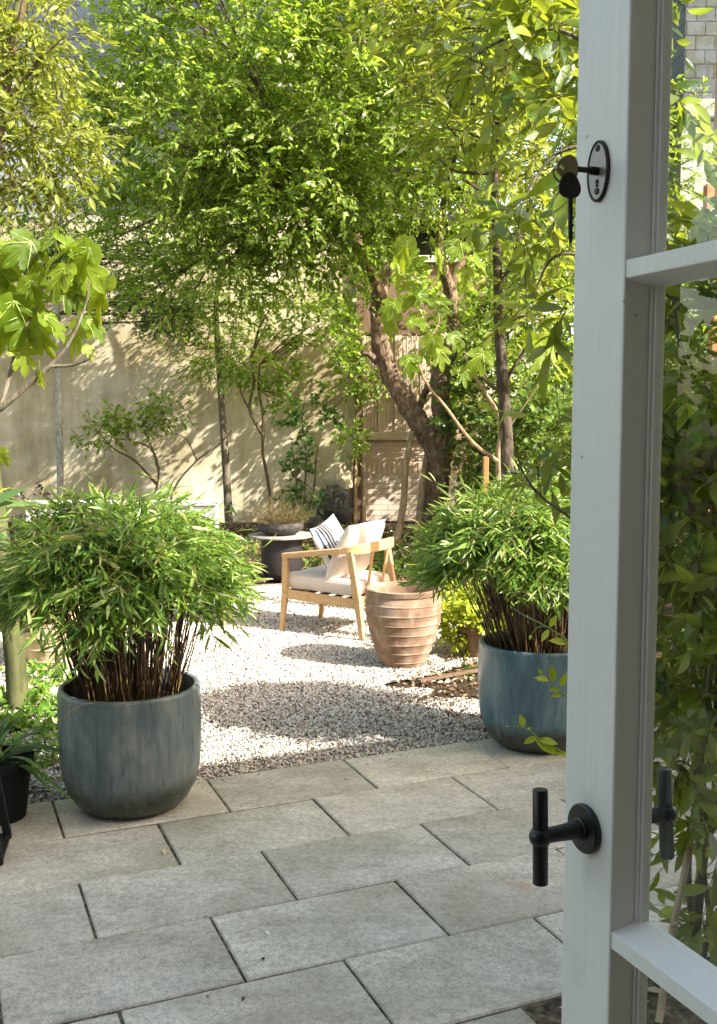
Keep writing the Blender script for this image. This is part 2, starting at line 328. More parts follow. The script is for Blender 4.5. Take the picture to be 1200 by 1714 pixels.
class MB:
    def __init__(s): s.v = []; s.f = []
    def add(s, V, F):
        o = len(s.v); s.v += [tuple(x) for x in V]; s.f += [tuple(i + o for i in f) for f in F]; return s
    def box(s, c, d, M3=None):
        V = [Vector((x * d[0] / 2, y * d[1] / 2, z * d[2] / 2)) for x in (-1, 1) for y in (-1, 1) for z in (-1, 1)]
        if M3 is not None: V = [M3 @ v for v in V]
        return s.add([v + Vector(c) for v in V], [(0, 1, 3, 2), (4, 6, 7, 5), (0, 4, 5, 1), (2, 3, 7, 6), (0, 2, 6, 4), (1, 5, 7, 3)])
    def hbox(s, a0, a1, b0, b1, z0, z1):   # box aligned to the house
        V = [H(a, b, z) for a in (a0, a1) for b in (b0, b1) for z in (z0, z1)]
        return s.add(V, [(0, 1, 3, 2), (4, 6, 7, 5), (0, 4, 5, 1), (2, 3, 7, 6), (0, 2, 6, 4), (1, 5, 7, 3)])
    def bar(s, p0, p1, s0, s1=None, side=(0, 1, 0)):
        """box section bar, size (a along side, b across)"""
        p0, p1 = Vector(p0), Vector(p1); s1 = s1 or s0; d = (p1 - p0).normalized()
        a = Vector(side); a = (a - d * a.dot(d)).normalized(); b = d.cross(a)
        V = []
        for p, z in ((p0, s0), (p1, s1)):
            for i, j in ((-1, -1), (1, -1), (1, 1), (-1, 1)): V.append(p + a * (i * z[0] / 2) + b * (j * z[1] / 2))
        return s.add(V, [(0, 3, 2, 1), (4, 5, 6, 7), (0, 1, 5, 4), (1, 2, 6, 5), (2, 3, 7, 6), (3, 0, 4, 7)])
    def tube(s, P, r, n=8, sm=0, rough=0, seed=0, fs=3.0):
        if sm: 
            k = len(P); P = catmull(P, sm)
            rr = r if isinstance(r, (list, tuple)) else [r] * k
            r = [np.interp(i / sm, range(k), rr) for i in range(len(P))]
        P = [Vector(p) for p in P]
        if not isinstance(r, (list, tuple)): r = [r] * len(P)
        V = []; up = None
        for i, p in enumerate(P):
            d = (P[min(i + 1, len(P) - 1)] - P[max(i - 1, 0)]).normalized()
            if up is None:
                up = Vector((1, 0, 0)) if abs(d.x) < .8 else Vector((0, 1, 0))
            up = (up - d * up.dot(d)).normalized(); w = d.cross(up)
            for k in range(n):
                a = 2 * math.pi * k / n; q = up * math.cos(a) + w * math.sin(a); R_ = r[i]
                if rough: R_ *= 1 + rough * mnoise.noise((p + q * r[i]) * fs * 3 + Vector((seed, 0, 0))) + rough * .6 * mnoise.noise((p + q * r[i]) * fs * 9)
                V.append(p + q * R_)
        m = len(P); F = []
        for i in range(m - 1):
            for k in range(n): F.append((i * n + k, i * n + (k + 1) % n, (i + 1) * n + (k + 1) % n, (i + 1) * n + k))
        F.append(tuple(range(n))[::-1]); F.append(tuple((m - 1) * n + k for k in range(n)))
        return s.add(V, F)
    def lathe(s, prof, c=(0, 0, 0), n=64, close=False, axis=None, wob=0):
        c = Vector(c); V = []
        for r, z in prof:
            for k in range(n):
                a = 2 * math.pi * k / n; q = Vector((r * math.cos(a), r * math.sin(a), z))
                if wob: q.x *= 1 + wob * math.sin(a * 2 + z * 4); q.y *= 1 + wob * math.cos(a * 3 + z * 7)
                if axis is not None: q = axis @ q
                V.append(q + c)
        F = []
        for i in range(len(prof) - 1):
            for k in range(n): F.append((i * n + k, i * n + (k + 1) % n, (i + 1) * n + (k + 1) % n, (i + 1) * n + k))
        F.append(tuple(range(n))[::-1]); F.append(tuple((len(prof) - 1) * n + k for k in range(n)))
        return s.add(V, F)
    def build(s, name, m, parent=None, world=False, smooth=False, bevel=0, seg=2):
        me = bpy.data.meshes.new(name); me.from_pydata([tuple(v) for v in s.v], [], s.f); me.update()
        o = link(name, me, m, parent, world, smooth)
        if smooth:
            try: me.set_sharp_from_angle(angle=R(40))
            except Exception: pass
        if bevel:
            b = o.modifiers.new('bevel', 'BEVEL'); b.width = bevel; b.segments = seg; b.limit_method = 'ANGLE'; b.angle_limit = R(40)
        return o

# ------------------------------------------------------------------ foliage helpers
def nrm(a): return a / np.maximum(np.linalg.norm(a, axis=1, keepdims=True), 1e-9)
def tmpl_simple(w=.45, fold=.08, droop=.12):
    V = np.array([(0, 0, 0), (-w / 2, .45, fold), (w / 2, .45, fold), (0, 1, -droop)]); F = np.array([(0, 2, 3), (0, 3, 1)]); return V, F
def tmpl_leaf(w=.35, fold=.06, droop=.18):
    V = [(0, 0, 0)]; F = []
    st = [(.22, .72), (.5, 1.0), (.78, .62)]
    for y, k in st:
        z = -droop * y * y; V += [(-w / 2 * k, y, z + fold * k), (0, y, z), (w / 2 * k, y, z + fold * k)]
    V.append((0, 1, -droop)); F = [(0, 2, 1), (0, 3, 2)]
    for i in (0, 1):
        a = 1 + 3 * i; F += [(a, a + 1, a + 4), (a, a + 4, a + 3), (a + 1, a + 2, a + 5), (a + 1, a + 5, a + 4)]
    F += [(7, 8, 10), (8, 9, 10)]; F = [(*f,) for f in F]; return np.array(V), np.array(F)
def tmpl_fig():
    O = [(0, 0), (.13, -.06), (.30, .02), (.42, .16), (.50, .34), (.42, .42), (.27, .40), (.22, .47), (.33, .60), (.36, .76), (.27, .83), (.16, .72), (.11, .66), (.13, .82), (.08, .95), (0, 1.03)]
    L = O + [(-x, y) for x, y in O[-2:0:-1]]
    zf = lambda x, y: .30 * abs(x) - .38 * max(0, y - .25) ** 2 - .5 * max(0, abs(x) - .22) ** 1.3 + .025 * math.sin(11 * y + 7 * x)
    n = len(L); V = [(0, .3, 0.0)] + [(x * .55, .3 + (y - .3) * .55, zf(x * .55, .3 + (y - .3) * .55) + (.018 if i % 2 else -.012)) for i, (x, y) in enumerate(L)] + [(x, y, zf(x, y)) for x, y in L]
    F = [(0, 1 + i, 1 + (i + 1) % n) for i in range(n)]
    for i in range(n):
        j = (i + 1) % n; F += [(1 + i, 1 + n + i, 1 + n + j), (1 + i, 1 + n + j, 1 + j)]
    return np.array(V), np.array(F)
def tmpl_vein():
    V = []; F = []
    for x1, y1 in ((0, .98), (.40, .80 * .9), (-.40, .80 * .9), (.44, .34), (-.44, .34)):
        V0 = []
        for t in (0, .33, .66, .95):
            x, y = x1 * t, .12 + (y1 - .12) * t; z = .30 * abs(x) - .38 * max(0, y - .25) ** 2 - .5 * max(0, abs(x) - .22) ** 1.3 + .025 * math.sin(11 * y + 7 * x)
            w = .011 * (1 - t * .7); nx, ny = -(y1 - .12), x1; l = math.hypot(nx, ny) or 1; V0 += [(x - nx / l * w, y - ny / l * w, z + .012), (x + nx / l * w, y + ny / l * w, z + .012)]
        o = len(V); V += V0
        for k in range(3): q = o + 2 * k; F += [(q, q + 1, q + 3), (q, q + 3, q + 2)]
    return np.array(V), np.array(F)
T_V = tmpl_vein(); T_S = tmpl_simple(); T_N = tmpl_simple(.13, .015, .22); T_L = tmpl_leaf(); T_F = tmpl_fig(); T_R = tmpl_simple(.75, .07, .1); T_B = tmpl_leaf(.135, .02, .25)
def place(T, pos, d, n, sc):
    """instances of a leaf template; d = length direction, n = approximate face normal"""
    V, F = T; d = nrm(d); s = nrm(np.cross(d, n)); n2 = np.cross(s, d)
    P = pos[:, None, :] + sc[:, None, None] * (V[None, :, 0, None] * s[:, None, :] + V[None, :, 1, None] * d[:, None, :] + V[None, :, 2, None] * n2[:, None, :])
    k = len(V); idx = F[None] + (np.arange(len(pos)) * k)[:, None, None]
    return P.reshape(-1, 3), idx.reshape(-1, 3)
def twigmesh(P, r0, r1):
    """P (N,K,3) polylines -> 3 sided tubes"""
    Nn, K, _ = P.shape
    d = nrm((P[:, -1] - P[:, 0])); up = np.tile(np.array([[.3, .5, .8]]), (Nn, 1)); a = nrm(np.cross(d, up)); b = np.cross(d, a)
    r = np.linspace(1, 0, K)[None, :] * (r0 - r1) + r1; V = []
    for k in range(3):
        t = 2 * math.pi * k / 3
        V.append(P + (a * math.cos(t) + b * math.sin(t))[:, None, :] * r[..., None])
    V = np.stack(V, 2).reshape(-1, 3)
    base = (np.arange(Nn) * K * 3)[:, None, None] + (np.arange(K - 1) * 3)[None, :, None]; F = []
    for k in range(3):
        q = np.stack([base[..., 0] + k, base[..., 0] + (k + 1) % 3, base[..., 0] + 3 + (k + 1) % 3, base[..., 0] + 3 + k], -1); F.append(q.reshape(-1, 4))
    return V, np.concatenate(F)
def sprays(org, dr, L, K, ll, T=T_S, droop=.25, var=.3, flat=.6, grav=.15, rng=RNG):
    Nn = len(org); dr = nrm(dr); t = (np.arange(K) + .6) / K
    t = t[None, :] + rng.normal(0, .03, (Nn, K)); Lk = L[:, None] * t
    P = org[:, None] + dr[:, None] * Lk[..., None]; P[..., 2] -= droop * Lk * t
    up = np.array([0, 0, 1.0]); side = nrm(np.cross(dr, up[None]) + rng.normal(0, .25, (Nn, 3)))
    sg = np.where(np.arange(K) % 2 == 0, 1., -1.)[None, :, None]
    ld = dr[:, None] * .75 + side[:, None] * sg * .9 + rng.normal(0, .35, (Nn, K, 3)); ld[..., 2] -= grav + droop * .6
    ld[:, -1] = dr + rng.normal(0, .2, (Nn, 3))
    nn = up[None, None] * flat + rng.normal(0, .45, (Nn, K, 3))
    sc = ll * np.clip(rng.normal(1, var, (Nn, K)), .45, 1.8)
    V, F = place(T, P.reshape(-1, 3), ld.reshape(-1, 3), nn.reshape(-1, 3), sc.ravel())
    tt = np.linspace(0, 1, 4); TP = org[:, None] + dr[:, None] * (L[:, None] * tt)[..., None]; TP[..., 2] -= droop * L[:, None] * tt * tt
    return V, F, TP
def to_px(p):
    p = np.asarray(p); y, z = p[:, 1], p[:, 2] - CH; d = y * _c - z * _s; up = y * _s + z * _c
    return 600 + p[:, 0] / d * FPX, 857 - up / d * FPX
def crown_points(c, rad, nclump, per, cr, shell=.55, rng=RNG, keep=None):
    c = np.array(c, float); rad = np.array(rad, float)
    u = nrm(rng.normal(0, 1, (nclump, 3))); rr = (shell + (1 - shell) * rng.random(nclump) ** .6) ** 1.0
    cc = c + u * rad * rr[:, None]
    if keep is not None: cc = cc[keep(cc)]
    k = len(cc); cs = cr * rng.uniform(.6, 1.4, (k, 1))
    lu = nrm(rng.normal(0, 1, (k * per, 3))); ci = np.repeat(np.arange(k), per)
    org = cc[ci] + lu * cs[ci] * (rng.random((k * per, 1)) ** .5) * np.array([1, 1, .7])
    dr = lu * .8 + nrm(org - c) * .6 + rng.normal(0, .35, (k * per, 3)); dr[:, 2] += .1
    return cc, org, dr
def foliage(parent, name, spec, mats, ll, K=9, L=.4, T=T_S, twig=True, label=None, droop=.25, flat=.6, tw=.006, keep=None, **kw):
    """spec: list of (centre, radii, nclump, per, clump radius)"""
    O = []; Dd = []; C = []
    for s in spec:
        cc, o, d = crown_points(*s, keep=keep, **kw); O.append(o); Dd.append(d); C.append(cc)
    O = np.concatenate(O); Dd = np.concatenate(Dd)
    Ls = L * RNG.uniform(.5, 1.3, len(O))
    V, F, TP = sprays(O, Dd, Ls, K, ll, T, droop, flat=flat)
    f = npmesh(name, V, [F], mats, parent)
    if twig:
        tV, tF = twigmesh(TP, tw, tw * .4); npmesh('twigs', tV, [tF], M['twig'], parent)
    return np.concatenate(C)
def reach(parent, bases, targets, r0, r1, m, name='branches', n=6, sag=.1):
    """limbs from the nearest base point to each target"""
    b = MB()
    for t in targets:
        t = Vector(t); q = min(bases, key=lambda p: (Vector(p) - t).length + .6 * max(0, Vector(p).z - t.z)); q = Vector(q)
        d = (t - q).length; mid = q.lerp(t, .5) + Vector((random.uniform(-.12, .12) * d, random.uniform(-.12, .12) * d, random.uniform(0, .15) * d))
        b.tube([q, mid, t], [r0, (r0 + r1) / 2, r1], n, 4)
    return b.build(name, m, parent, world=True, smooth=True)
#%%SCENE
# ================================================================== GROUND
gx = 90
g = MB(); g.add([(-gx, -30, -.03), (gx, -30, -.03), (gx, 120, -.03), (-gx, 120, -.03)], [(0, 1, 2, 3)])
tag(g.build('ground', M['soil']), kind='structure')
E0, RB, RA = 5.240, .4991, .8
def row_off(r): return .50 if r % 2 == 0 else .136
g = MB(); g.hbox(-3.5, 8, .155, E0 - .004, -.025, -.0075); tag(g.build('paving_bed', M['joint']), kind='structure')
pv = MB(); J = .0055
for r in range(11):
    b1 = E0 - r * RB; b0 = b1 - RB
    for k in range(-5, 10):
        a0 = row_off(r) + k * RA; a1 = a0 + RA
        if a1 < -3.4 or a0 > 7.9: continue
        if r >= 5 and a0 > 1.70 and a0 < 4.8: continue
        bb0 = max(b0, .16)
        rnd = random.Random(r * 31 + k); z = rnd.uniform(-.002, .002); tx, ty = rnd.uniform(-.002, .002), rnd.uniform(-.002, .002)
        A = []
        bev = .006
        for ins, zz in ((0, -.015), (0, -bev), (bev, 0)):
            for (a, b, i, j) in ((a0 + J + ins, bb0 + J + ins, -1, -1), (a1 - J - ins, bb0 + J + ins, 1, -1), (a1 - J - ins, b1 - J - ins, 1, 1), (a0 + J + ins, b1 - J - ins, -1, 1)):
                A.append(H(a, b, zz + z + tx * i + ty * j))
        F = [(8, 9, 10, 11)]
        for L in (0, 4):
            for q in range(4): F.append((L + q, L + (q + 1) % 4, L + 4 + (q + 1) % 4, L + 4 + q))
        pv.add(A, F)
tag(pv.build('paving', M['paving']), kind='structure')

# gravel
def in_gravel(x, y):
    a = x * E1.x + y * E1.y; b = x * E2.x + y * E2.y
    left = -.1 + .5 * np.clip((5.9 - b), 0, 1) + .12 * np.sin(b * 3)
    right = 3.75 + .14 * (b - 5) + .10 * np.sin(b * 5) + .06 * np.sin(b * 13)
    right = np.where(b < 6.7, 3.75 - .55 * (b - 5.3) + .08 * np.sin(b * 17), np.where(b < 7.2, 3.3 + (b - 6.7) * 2.2, 4.4 + .1 * np.sin(b * 7)))
    return (b > E0 - .01) & (a > left) & (a < right) & (b < 11.2 + .2 * np.sin(a * 3))
g = MB(); nb = 80; vs = []; F = []
for i in range(nb + 1):
    b = E0 + .0 + (11.3 - E0) * i / nb
    aa = np.linspace(-1.2, 5.6, 500); P = [H(a, b) for a in aa]; ok = in_gravel(np.array([p.x for p in P]), np.array([p.y for p in P]) + .02)
    a0, a1 = (aa[ok].min(), aa[ok].max()) if ok.any() else (1, 4)
    vs += [H(a0, b, -.012), H(a1, b, -.012)]
    if i: F.append((2 * i - 2, 2 * i - 1, 2 * i + 1, 2 * i))
g.add(vs, F); tag(g.build('gravel_path', M['gravel_bed']), kind='structure')
def stones(n, b0, b1, s0, s1, name, m, test, a0=-.8, a1=4.8, z=-.008):
    a = RNG.uniform(a0, a1, n); b = RNG.uniform(b0, b1, n); x = a * E1.x + b * E2.x; y = a * E1.y + b * E2.y
    k = test(x, y); x, y = x[k], y[k]; n = len(x)
    T = np.array([(1, 0, 0), (-1, 0, 0), (0, 1, 0), (0, -1, 0), (0, 0, 1), (0, 0, -1)], float); TF = np.array([(0, 2, 4), (2, 1, 4), (1, 3, 4), (3, 0, 4), (2, 0, 5), (1, 2, 5), (3, 1, 5), (0, 3, 5)])
    q = RNG.normal(0, 1, (n, 3, 3)); Q, _ = np.linalg.qr(q)
    s = RNG.uniform(s0, s1, (n, 1, 1)) * np.array([1, .8, .55])[None, None] * RNG.uniform(.75, 1.25, (n, 6, 1))
    V = np.einsum('nij,nkj->nki', Q, T[None] * s * RNG.uniform(.8, 1.2, (n, 6, 3)))
    V += np.stack([x, y, z + RNG.uniform(0, .008, n)], 1)[:, None]
    o = npmesh(name, V.reshape(-1, 3), [(TF[None] + (np.arange(n) * 6)[:, None, None]).reshape(-1, 3)], m)
    return tag(o, kind='stuff')
tag(stones(95000, 5.24, 8.2, .006, .013, 'gravel_stones', M['stone'], in_gravel), 'pale cream and grey gravel chippings of the seating area', 'gravel')
tag(stones(60000, 8.2, 11.3, .010, .017, 'gravel_stones', M['stone'], in_gravel), 'sunlit pale chippings at the far end of the gravel', 'gravel')

def edge_spill(x, y):
    a = x * E1.x + y * E1.y; bb = x * E2.x + y * E2.y; return (a > .9) & (a < 3.0) & (RNG.random(len(x)) < np.exp(-(E0 - bb) * 14))
tag(stones(1500, 4.9, 5.235, .004, .010, 'spilled_chippings', M['stone'], edge_spill, z=.006), 'a few loose chippings spilled on the paving edge', 'gravel')
def on_patio(x, y):
    a = x * E1.x + y * E1.y; bb = x * E2.x + y * E2.y; n = mnoise_arr(a, bb); return n & ~((bb < 2.76) & (a > 1.7))
def mnoise_arr(a, bb): return np.array([mnoise.noise(Vector((p * 1.3, q * 1.3, 4))) > RNG.uniform(-.9, .5) for p, q in zip(a, bb)])
tag(stones(520, .3, 5.2, .0012, .0032, 'paving_crumbs', M['litter'], on_patio, a0=-1.5, a1=4.2, z=.003), 'tiny crumbs of leaf and grit scattered over the paving', 'debris')
# leaf litter (nobody could count it)
def litter(name, label, poly, n, ll=.05):
    x0, x1 = min(p[0] for p in poly), max(p[0] for p in poly); y0, y1 = min(p[1] for p in poly), max(p[1] for p in poly)
    x = RNG.uniform(x0, x1, n * 3); y = RNG.uniform(y0, y1, n * 3); ins = np.zeros(len(x), bool)
    for i in range(len(poly)):
        ax, ay = poly[i][:2]; bx, by = poly[i - 1][:2]
        c = ((ay > y) != (by > y)) & (x < (bx - ax) * (y - ay) / (by - ay + 1e-9) + ax); ins ^= c
    x, y = x[ins][:n], y[ins][:n]; n = len(x)
    P = np.stack([x, y, RNG.uniform(-.02, .015, n)], 1); d = RNG.normal(0, 1, (n, 3)); d[:, 2] *= .25
    nn = RNG.normal(0, .4, (n, 3)); nn[:, 2] += 1
    V, F = place(tmpl_leaf(.5, .12, .25), P, d, nn, ll * RNG.uniform(.5, 1.4, n))
    return tag(npmesh(name, V, [F], M['litter']), label, 'leaf litter', kind='stuff')
litter('leaf_litter', 'dry brown leaf litter on the soil beside the right end of the gravel', [H(3.0, 5.3), H(5.5, 5.3), H(6, 8), H(3.9, 7.3), H(3.2, 6.9), H(2.9, 6.2)], 2600)
litter('leaf_litter', 'pale dry leaves scattered on the soil left of the big planter', [H(-1.6, 5.27), H(.75, 5.27), H(.6, 7.5), H(-1.6, 7.5)], 1500, .06)
litter('leaf_litter', 'few brown leaves strewn thinly over the gravel', [H(1, 5.3), H(3.3, 5.3), H(4, 10.5), H(.8, 10.5)], 420, .035)
litter('leaf_litter', 'dead leaves in the small bed below the door glass', [H(1.78, 0.3), H(4.6, .3), H(4.6, 2.7), H(1.78, 2.7)], 1400, .055)
litter('leaf_litter', 'russet fallen leaves under the trees at the back wall', [(-3.5, 11.8), (3.5, 11.8), (4.5, 18), (-4, 18.4)], 5000, .07)

# low timber edging on the right of the gravel
e = MB(); e.bar(G(700, 1140, .01), G(800, 1122, .01), (.018, .05), side=(0, 0, 1)); e.bar(G(800, 1122, .01), G(880, 1100, .01), (.018, .05), side=(0, 0, 1))
tag(e.build('edging_strip', M['timber_dark'], bevel=.003), 'thin dark edging strip lying along the soil right of the gravel', 'edging')

# ================================================================== HOUSE (behind the camera: it shades the patio)
house = thing('house', 'brick house with open garden doorway behind the viewer', 'house', H(0, -4))
w = MB(); zf, zt = 2.66, 4.9
w.hbox(-8, -.93, -.15, .15, -.02, zt); w.hbox(.672, 10, -.15, .15, -.02, zt); w.hbox(-.93, .672, -.15, .15, zf, zt); w.hbox(-.93, .672, -.15, .15, -.02, .40)
w.hbox(-8, -7.7, -8, -.15, -.02, zt); w.hbox(9.7, 10, -8, -.15, -.02, zt); w.hbox(-7.7, 9.7, -8, -7.7, -.02, zt)
w.build('wall', M['house_brick'], house, True)
w = MB(); w.hbox(-8.2, 10.2, -8.2, .22, zt, zt + .12); w.build('roof', M['drum'], house, True)
w = MB(); w.hbox(-7.69, 9.69, -7.69, -.152, .38, .45); w.build('floor', M['floorboard'], house, True)
w = MB(); w.hbox(-7.69, 9.69, -7.69, -.152, 2.95, 3.0); w.build('ceiling', M['plaster'], house, True)
w = MB(); w.hbox(-.96, .70, -.2, .20, .401, .455); w.build('threshold', M['timber_dark'], house, True)

# ================================================================== DOOR
d0, th = .626, .046
t_out, t_in = .9075, .822
door = thing('garden_door', 'white glazed garden door standing open with black T handle and key', 'door', H(d0 + .02, .16, .5))
w = MB()
def zc(z): return CH + z
# stiles and rails
w.hbox(d0, d0 + th, t_in, t_out, .5, 2.62); w.build('stile', M['paint'], door, True, bevel=.0025)
w = MB(); w.hbox(d0, d0 + th, .16, .25, .5, 2.62); w.build('stile', M['paint'], door, True, bevel=.0025)
w = MB(); w.hbox(d0 + .001, d0 + th - .001, .25, t_in, .5, .70); w.build('rail', M['paint'], door, True, bevel=.002)
w = MB(); w.hbox(d0 + .001, d0 + th - .001, .25, t_in, 2.52, 2.62); w.build('rail', M['paint'], door, True, bevel=.002)
def gbar(z):
    g = MB(); f = .0085; bk = .0155; zc_ = z
    for sgn in (1,):
        pass
    P = [(0, -f), (0, f), (.006, f + .0015), (.033, bk), (.045, bk), (.045, -bk), (.033, -bk), (.006, -f - .0015)]
    V = [H(d0 + .0015 + x, b, z + y) for b in (.25, t_in) for x, y in P]; n = len(P)
    F = [tuple(range(n)), tuple(range(n, 2 * n))[::-1]] + [(i, (i + 1) % n + 0, (i + 1) % n + n, i + n) for i in range(n)]
    g.add(V, F); g.build('glazing_bar', M['paint'], door, True, bevel=.001)
for z in (CH + .141, CH - .5405, CH - 1.2): gbar(z)
# putty beads at the glass along the stile
w = MB(); w.hbox(d0 + .0335, d0 + .0445, t_in - .0065, t_in - .0005, .7, 2.52); w.hbox(d0 + .030, d0 + .0335, t_in - .0035, t_in - .0005, .7, 2.52); w.build('glazing_bead', M['paint'], door, True, bevel=.001)
zs = [.70, CH - 1.2, CH - .5405, CH + .141, 2.52]
for i in range(4):
    w = MB(); w.hbox(d0 + .0345, d0 + .0375, .2505, t_in - .0005, zs[i] + .016, zs[i + 1] - .016); w.build('glass_pane', M['glass'], door, True)
# T handle, both faces
RM = Matrix(((E1.x, E2.x, 0), (E1.y, E2.y, 0), (0, 0, 1)))  # house axes
def axE1(sign):  # lathe axis z -> sign*E1
    return Matrix((( E2.x, 0, sign * E1.x), (E2.y, 0, sign * E1.y), (0, 1, 0)))
def handle(sign, m, base):
    zc0 = CH - .4365; e2 = .8655
    org = H(base, e2, zc0); A = axE1(sign)
    h = MB(); h.lathe([(.0255, 0), (.0262, .002), (.0262, .0055), (.0245, .0075), (.012, .0082)], org, 48, axis=A)
    ob = h.build('handle_rose', m, door, True, smooth=True)
    h = MB(); h.lathe([(.0125, .004), (.0122, .010), (.0105, .011), (.0088, .028), (.0082, .040), (.0082, .050)], org, 40, axis=A)
    L = .058
    c = org + E1 * (sign * L)
    h.lathe([(.001, -.0115), (.0065, -.0100), (.0105, -.0055), (.0115, 0), (.0105, .0055), (.0065, .0100), (.001, .0115)], c, 32, axis=A)
    # slightly tilted T bar
    tl = Vector((0, 0, 1)) + E1 * (.02 * sign * -1) + E2 * .06; tl.normalize()
    P = [c + tl * q for q in (-.0500, -.0495, -.049, .049, .0495, .0500)]
    h.tube(P, [.0070, .0076, .0080, .0080, .0076, .0070], 36)
    th_ = h.build('t_handle', m, None, smooth=True); th_.data.transform(Matrix.Translation(-Vector(door.location))); th_.parent = ob
handle(-1, M['black'], d0); handle(1, M['teal_black'], d0 + th)
# escutcheon with key
zk = CH + .2425; ek = .866
esc = MB(); n = 56
def oval(rx, rz, dep): return [H(d0 - dep, ek + rx * math.cos(2 * math.pi * k / n), zk + rz * math.sin(2 * math.pi * k / n)) for k in range(n)]
L = [oval(.0175, .0300, 0), oval(.0175, .0300, .0028), oval(.0160, .0285, .0038), oval(.0145, .027, .0030), oval(.0145, .027, .0026)]
V = sum(L, []); F = [(i * n + k, i * n + (k + 1) % n, (i + 1) * n + (k + 1) % n, (i + 1) * n + k) for i in range(2) for k in range(n)]
ring = MB(); ring.add(V, F + [(i * n + k, i * n + (k + 1) % n, (i + 1) * n + (k + 1) % n, (i + 1) * n + k) for i in range(2, 4) for k in range(n)]); 
eo = ring.build('lock_plate', M['iron'], door, True, smooth=True)
face = MB(); face.add(oval(.0148, .0272, .0027), [tuple(range(n))]); face.build('plate_face', M['nickel'], eo, False)
eo_face = [c for c in eo.children][0]; eo_face.data.transform(Matrix.Translation(-Vector(door.location)))
hs = MB(); A = axE1(-1)
for dz, de, r_ in ((.0225, 0, .0034), (-.010, 0, .0022), (-.0195, 0, .0034), (-.014, 0, .0016)): hs.lathe([(r_, .0028), (r_ * .9, .0038), (r_ * .3, .0042)], H(d0, ek + de, zk + dz), 20, axis=A)
so_ = hs.build('plate_screw', M['iron'], None, smooth=True); so_.data.transform(Matrix.Translation(-Vector(door.location))); so_.parent = eo
# key and the second key on the ring: they hang in the lock
key = thing('key', 'old brass key standing in the upper lock of the white door', 'key', H(d0 - .03, ek, zk))
k = MB(); k.tube([H(d0 - .001, ek, zk), H(d0 - .012, ek, zk)], .0042, 16); k.tube([H(d0 - .010, ek, zk), H(d0 - .026, ek, zk)], .0028, 16); k.build('key_shaft', M['iron'], key, True, smooth=True)
def keybow(c, m, parent, rot=0, r=.0125):
    b = MB(); nn = 40; A = []
    for dep in (-.0011, .0011):
        for kk in range(nn):
            a = 2 * math.pi * kk / nn; rr = r * (1 + .07 * math.cos(3 * a)); A.append((rr * math.cos(a), dep, rr * math.sin(a)))
    for dep in (-.0011, .0011):
        for kk in range(nn):
            a = 2 * math.pi * kk / nn; A.append((r * .62 + .0026 * math.cos(a), dep, .0026 * math.sin(a)))
    Fs = []
    for kk in range(nn):
        q = (kk + 1) % nn
        Fs += [(kk, q, nn + q, nn + kk), (2 * nn + kk, 3 * nn + kk, 3 * nn + q, 2 * nn + q), (kk, 2 * nn + kk, 2 * nn + q, q), (nn + kk, nn + q, 3 * nn + q, 3 * nn + kk)]
    Rm = Matrix.Rotation(rot, 3, 'Y'); V = [Vector(c) + (-E1 * (Rm @ Vector(v)).x + E2 * v[1] + Vector((0, 0, (Rm @ Vector(v)).z))) for v in A]
    b.add(V, Fs); return b.build('key_bow', m, parent, True, bevel=.0004)
keybow(H(d0 - .0375, ek, zk + .000), M['brass'], key)
ring = thing('key_ring', 'small steel ring through the brass key in the door', 'key ring', H(d0 - .047, ek, zk - .006))
k = MB(); pts = [H(d0 - .045 - .0085 * math.cos(a), ek + .006 * math.sin(a), zk - .0085 + .0085 * math.sin(a)) for a in np.linspace(0, 2 * math.pi, 29)]
k.tube(pts, .0009, 8); k.build('ring', M['iron'], ring, True, smooth=True)
k2 = thing('key', 'dark round-headed key hanging from the ring below the brass key', 'key', H(d0 - .038, ek - .004, zk - .018))
keybow(H(d0 - .0385, ek - .005, zk - .0185), M['iron'], k2, R(-90), .0125)
k = MB(); k.tube([H(d0 - .0375, ek - .005, zk - .030), H(d0 - .0365, ek - .005, zk - .068), H(d0 - .0365, ek - .005, zk - .0735)], [.0026, .0023, .0012], 14)
for i in range(7): k.box(H(d0 - .0372 + (.0022 if i % 2 else .001), ek - .005, zk - .045 - .0036 * i), (.0034, .0014, .0024), RM)
k.build('key_shaft', M['iron'], k2, True)

# ================================================================== GARDEN WALL AND BUILDINGS BEHIND
wy = 18.9
def wallpt(x): return Vector((x, wy - .06 * (x + 2), 0))
gw = thing('garden_wall', 'tall rendered garden wall dappled with leaf shadows', 'wall', (-6, wy + .2, 0))
w = MB(); xr = (598 - 600) / 1697 * wy
def slabwall(x0, x1, z0, z1, th=.3):
    a, b = wallpt(x0), wallpt(x1); V = []
    for p in (a, b):
        for dy in (0, th):
            for z in (z0, z1): V.append((p.x, p.y + dy, z))
    return V, [(0, 1, 3, 2), (4, 6, 7, 5), (0, 4, 5, 1), (2, 3, 7, 6), (0, 2, 6, 4), (1, 5, 7, 3)]
w.add(*slabwall(-13, xr, -.05, 5.6)); w.build('wall', M['render'], gw, True)
w = MB(); 
for uu, vv in ((190, 340), (200, 505), (330, 432)):
    p = D(uu, vv, wy - .05); w.tube([(-9, wallpt(-9).y - .04, p.z + .1), (-3, wallpt(-3).y - .035, p.z - .01), (-.1, wallpt(-.1).y - .04, p.z - .04)], .012, 6)
w.build('training_wire', M['iron'], gw, True)
w = MB(); w.add(*[slabwall(-13, xr - .01, 5.6, 5.68, .36)[i] for i in (0, 1)]); w.build('coping', M['concrete'], gw, True)
# dark post at the wall's end
pst = MB(); a = D(601, 868, 18.7); pst.bar((a.x, 18.72, -.02), (a.x - .0, 18.72, 5.3), (.13, .13), (.12, .12))
tag(pst.build('timber_post', M['timber_dark'], bevel=.01), 'tall dark timber post at the end of the rendered wall', 'post')
